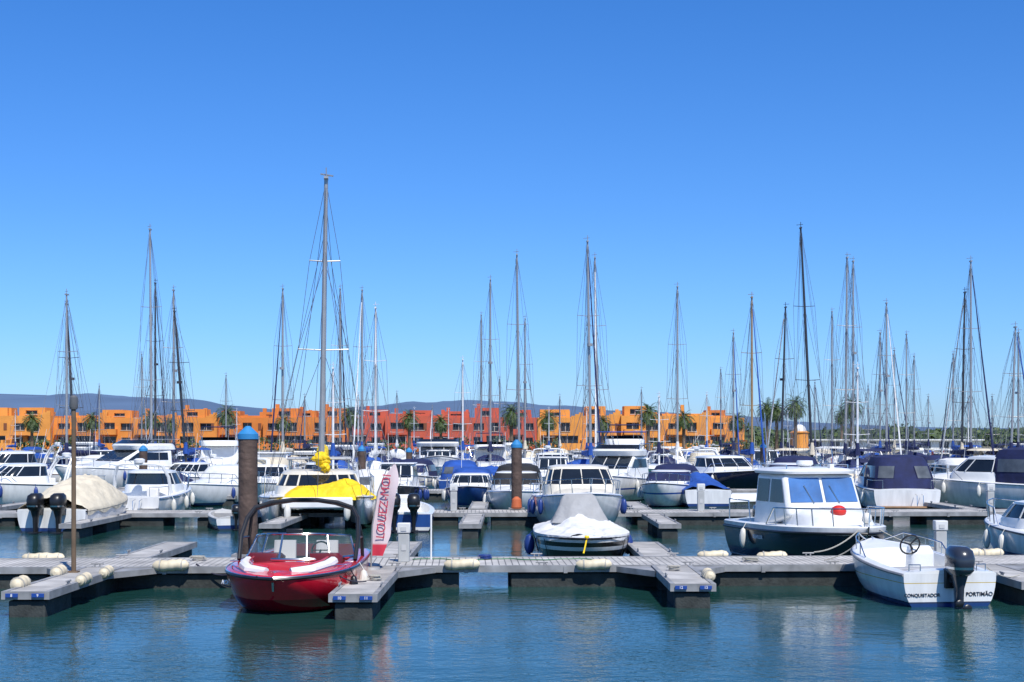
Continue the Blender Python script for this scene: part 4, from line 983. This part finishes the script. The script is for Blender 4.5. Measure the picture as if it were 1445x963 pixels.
# ------------------------------------------------------------------ palms and foliage
def leafmat(name, a, b_):
    m = bpy.data.materials.new(name); m.use_nodes = True; nt = m.node_tree; b = nt.nodes['Principled BSDF']
    g = nt.nodes.new('ShaderNodeNewGeometry'); r = nt.nodes.new('ShaderNodeValToRGB'); r.color_ramp.elements[0].color = a+(1,); r.color_ramp.elements[1].color = b_+(1,)
    nt.links.new(g.outputs['Random Per Island'], r.inputs[0]); nt.links.new(r.outputs[0], b.inputs['Base Color']); b.inputs['Roughness'].default_value = .6; return m
PALM = leafmat('palm_leaf', (.02, .05, .01), (.09, .14, .03)); LEAF = leafmat('leaf', (.02, .045, .015), (.09, .13, .04))
TRUNK = mat('palm_trunk', (.16, .11, .07), .9, var=.3, scale=8, bump=.03)
def palm_mesh(h, seed):
    r = random.Random(seed); t = MB(); t.tube([(0, 0, 0), (.05, 0, h*.5), (.02, 0, h*.9), (0, 0, h)], [.32, .26, .28, .36], 10)
    f = MB()
    for i in range(70):
        az = i*2.399; el = math.radians(80-125*(i/70)**.85); ln = r.uniform(2.0, 2.7)
        p = Vector((0, 0, h)); d = Vector((math.cos(az)*math.cos(el), math.sin(az)*math.cos(el), math.sin(el)))
        side = Vector((-math.sin(az), math.cos(az), 0)); n = 13; pts = [p.copy()]
        for k in range(n):
            d = (d+Vector((0, 0, -.10-.012*k))).normalized(); p = p+d*ln/n; pts.append(p.copy())
        for k in range(1, n):
            q = pts[k]; dd = (pts[k+1]-pts[k]).normalized(); ll = .55*math.sin(PI*(k+1.5)/(n+2.5))+.08
            for sg in (-1, 1):
                tip = q+side*sg*ll*.75+dd*ll*.55+Vector((0, 0, -.18*ll+r.uniform(-.05, .05)))
                f.poly([q-dd*.07, q+dd*.07, tip])
    return t, f
pm = []
for sd in (1, 2):
    e = empty('palm_tree', brg((320, 1122)[sd-1], 210), 210, .9); h = (5.4, 6.8)[sd-1]; t, f = palm_mesh(h, sd); t.obj('trunk', TRUNK, e); f.obj('fronds', PALM, e, smooth=False, merge=False); pm.append(e)
for u, i, s, D in ((45, 0, .85, 214), (213, 0, .9, 212), (578, 0, .9, 212), (722, 0, 1.05, 212), (773, 0, .9, 212), (915, 0, 1.05, 212), (1082, 1, .95, 222), (1096, 1, .9, 212), (1202, 1, 1.0, 214), (1188, 1, .85, 240), (622, 0, .8, 214), (240, 0, .75, 216), (495, 0, 1.0, 216), (1040, 0, .85, 215), (130, 0, .85, 215), (400, 0, .8, 215), (850, 0, .8, 215), (965, 0, .9, 215)):
    clone(pm[i], brg(u, D), D, R.uniform(0, 360), s)
def foliage(name, blobs, n, size, mt):
    e = empty(name, 0, 0); f = MB()
    for (cx, cy, cz, rx, ry, rz) in blobs:
        for _ in range(n):
            a = R.uniform(0, 2*PI); zz = R.uniform(-1, 1); rr = R.uniform(.55, 1.05); q = math.sqrt(1-zz*zz)
            c = Vector((cx+rx*rr*q*math.cos(a), cy+ry*rr*q*math.sin(a), max(.9, cz+rz*rr*zz)))
            u = Vector((R.gauss(0, 1), R.gauss(0, 1), R.gauss(0, 1))).normalized(); v = u.orthogonal().normalized(); s = size*R.uniform(.6, 1.4)
            f.poly([c-u*s, c+v*s*.7, c+u*s, c-v*s*.7])
    f.obj('leaves', mt, e, smooth=False, merge=False)
foliage('garden_shrubs', [(R.uniform(-95, 42), R.uniform(219, 223), 1.6, R.uniform(.6, 1.8), .8, R.uniform(.6, 1.5)) for _ in range(65)], 90, .22, LEAF)
foliage('distant_trees', [(R.uniform(95, 330), R.uniform(400, 460), R.uniform(2, 3.2), R.uniform(3, 8), 4, R.uniform(1.5, 3.6)) for _ in range(110)], 110, .8, LEAF)
foliage('distant_trees', [(R.uniform(48, 130), R.uniform(300, 330), R.uniform(2, 3), R.uniform(3, 6), 3, R.uniform(1.5, 3.)) for _ in range(40)], 110, .6, LEAF)

# ------------------------------------------------------------------ quay, land, hills
STONE = mat('quay_stone', (.34, .30, .24), .9, var=.25, scale=.7, bump=.05)
q = empty('quay', 0, 0); m = MB(); m.box(-400, 500, 200, 206, -2, .95); m.obj('quay_wall', STONE, q, smooth=False)
g = MB(); g.poly([(-3000, 206.01, .9), (3500, 206.01, .9), (6000, 9500, .9), (-6000, 9500, .9)]); g.obj('ground', mat('dry_ground', (.22, .20, .12), .95, var=.3, scale=.01), None, smooth=False)
def interp(P, x):
    for (a, b), (c, d) in zip(P, P[1:]):
        if x <= c:
            t = max(0, (x-a)/(c-a)); t = t*t*(3-2*t); return b+(d-b)*t
    return P[-1][1]
def hills(name, prof, D, dep, nx, ny, m, rough):
    vs = []; k = D/2007
    for j in range(ny+1):
        yy = D+dep*(j/ny-.5)*2
        env = math.cos(PI*(j/ny-.5))**1.2 if 0 < j < ny else 0
        for i in range(nx+1):
            u = -500+2500*i/nx; X = (u-722.5)*k
            hgt = (615-interp(prof, u))*k
            nn = noise.fractal(Vector((X*.0012*6000/D, yy*.0012*6000/D, 3.1)), 1., 2.1, 6)
            vs.append((X, yy, .5+max(0, hgt*env*(1+rough*nn)+env*hgt*.1*nn)))
    w = nx+1
    MB().add(vs, [(j*w+i, j*w+i+1, (j+1)*w+i+1, (j+1)*w+i) for j in range(ny) for i in range(nx)]).obj(name, m, None, ang=3)
hills('distant_hills', [(-500, 583), (-150, 564), (0, 557), (60, 559), (130, 557), (200, 563), (270, 568), (340, 578), (440, 584), (520, 576), (600, 567), (660, 564), (720, 567), (790, 575), (860, 584), (1000, 586), (1100, 596), (1250, 602), (1450, 605), (2000, 603)], 6500, 1800, 260, 24, mat('hill_haze_tint', (.10, .155, .25), 1., var=.15, scale=.002, spec=0), .16)  # aerial haze is painted into the far hills as a blue-grey base colour
hills('coastal_hills', [(-500, 608), (300, 606), (900, 609), (1100, 606), (1200, 604), (1300, 607), (1400, 605), (1600, 600), (2000, 606)], 2200, 500, 220, 14, mat('green_hill', (.08, .11, .08), 1., var=.3, scale=.02, spec=0), .5)

# ------------------------------------------------------------------ water
wm = bpy.data.materials.new('water'); wm.use_nodes = True; nt = wm.node_tree; b = nt.nodes['Principled BSDF']
b.inputs['Base Color'].default_value = (.012, .058, .052, 1); b.inputs['Roughness'].default_value = .035; b.inputs['IOR'].default_value = 1.33
tc = nt.nodes.new('ShaderNodeTexCoord'); prev = None
def nz(scale, dist, det, sx=1, sy=1, rot=0):
    global prev
    mp = nt.nodes.new('ShaderNodeMapping'); mp.inputs['Scale'].default_value = (sx, sy, 1); mp.inputs['Rotation'].default_value = (0, 0, rot)
    nt.links.new(tc.outputs['Object'], mp.inputs[0])
    n = nt.nodes.new('ShaderNodeTexNoise'); n.inputs['Scale'].default_value = scale; n.inputs['Detail'].default_value = det; n.inputs['Roughness'].default_value = .55
    nt.links.new(mp.outputs[0], n.inputs['Vector'])
    bp = nt.nodes.new('ShaderNodeBump'); bp.inputs['Distance'].default_value = dist
    nt.links.new(n.outputs['Fac'], bp.inputs['Height'])
    if prev: nt.links.new(prev.outputs[0], bp.inputs['Normal'])
    prev = bp; return bp
nz(.5, .020, 2, 1, 1.2, .3); b2 = nz(2.6, .021, 3, 1, 1.4, -.2); b3 = nz(8, .010, 3, 1, 1.3, .5)
pn = nt.nodes.new('ShaderNodeTexNoise'); pn.inputs['Scale'].default_value = .14; pn.inputs['Detail'].default_value = 3; nt.links.new(tc.outputs['Object'], pn.inputs[0])
pr = nt.nodes.new('ShaderNodeMapRange'); pr.inputs[1].default_value = .38; pr.inputs[2].default_value = .62; pr.inputs[3].default_value = .25; pr.inputs[4].default_value = 1.
nt.links.new(pn.outputs[0], pr.inputs[0]); nt.links.new(pr.outputs[0], b3.inputs['Strength']); nt.links.new(pr.outputs[0], b2.inputs['Strength'])
nt.links.new(prev.outputs[0], b.inputs['Normal'])
MB().add([(-1500, -60, 0), (1500, -60, 0), (1500, 201, 0), (-1500, 201, 0)], [(0, 1, 2, 3)]).obj('water', wm, None, smooth=False)

# ------------------------------------------------------------------ sky, sun, camera
W = bpy.data.worlds.new('World'); sc.world = W; W.use_nodes = True; nt = W.node_tree
bg = nt.nodes['Background']; sk = nt.nodes.new('ShaderNodeTexSky'); sk.sky_type = 'NISHITA'; sk.sun_disc = False
EL, AZ = 54, 158
sk.sun_elevation = math.radians(EL); sk.sun_rotation = math.radians(AZ); sk.air_density = 1.0; sk.dust_density = .3; sk.ozone_density = 2.5
tcw = nt.nodes.new('ShaderNodeTexCoord'); spw = nt.nodes.new('ShaderNodeSeparateXYZ'); nt.links.new(tcw.outputs['Generated'], spw.inputs[0])
# clear-air grading of the sky by elevation (marine air: deeper, bluer than the default atmosphere)
gr = nt.nodes.new('ShaderNodeValToRGB'); cr = gr.color_ramp
stops = [(0., (.29, .44, .76)), (.07, (.24, .42, .75)), (.15, (.20, .395, .70)), (.29, (.155, .38, .70)), (.6, (.18, .38, .64)), (1., (.22, .40, .64))]
cr.elements[0].position = 0; cr.elements[0].color = stops[0][1]+(1,); cr.elements[1].position = 1; cr.elements[1].color = stops[-1][1]+(1,)
for p, c in stops[1:-1]:
    q_ = cr.elements.new(p); q_.color = c+(1,)
nt.links.new(spw.outputs['Z'], gr.inputs[0])
vm = nt.nodes.new('ShaderNodeVectorMath'); vm.operation = 'MULTIPLY'; nt.links.new(sk.outputs[0], vm.inputs[0]); nt.links.new(gr.outputs[0], vm.inputs[1])
v2 = nt.nodes.new('ShaderNodeVectorMath'); v2.operation = 'SCALE'; v2.inputs['Scale'].default_value = 2.0; nt.links.new(vm.outputs[0], v2.inputs[0])
nt.links.new(v2.outputs[0], bg.inputs[0]); bg.inputs[1].default_value = .11
sl = bpy.data.lights.new('sun', 'SUN'); sl.energy = 5.0; sl.angle = math.radians(.53); sl.color = (1, .96, .89)
so = bpy.data.objects.new('sun', sl); sc.collection.objects.link(so)
d = Vector((math.sin(math.radians(AZ))*math.cos(math.radians(EL)), math.cos(math.radians(AZ))*math.cos(math.radians(EL)), math.sin(math.radians(EL))))
so.rotation_euler = (-d).to_track_quat('-Z', 'Y').to_euler(); so.location = d*50
cam = bpy.data.cameras.new('camera'); cam.lens = 50; cam.sensor_width = 36; cam.shift_y = .0924; cam.clip_end = 20000; cam.clip_start = .1
co = bpy.data.objects.new('camera', cam); sc.collection.objects.link(co); co.location = (0, 0, 3.2); co.rotation_euler = (PI/2, 0, 0); sc.camera = co
sc.view_settings.view_transform = 'Standard'; sc.view_settings.look = 'None'; sc.view_settings.exposure = 0
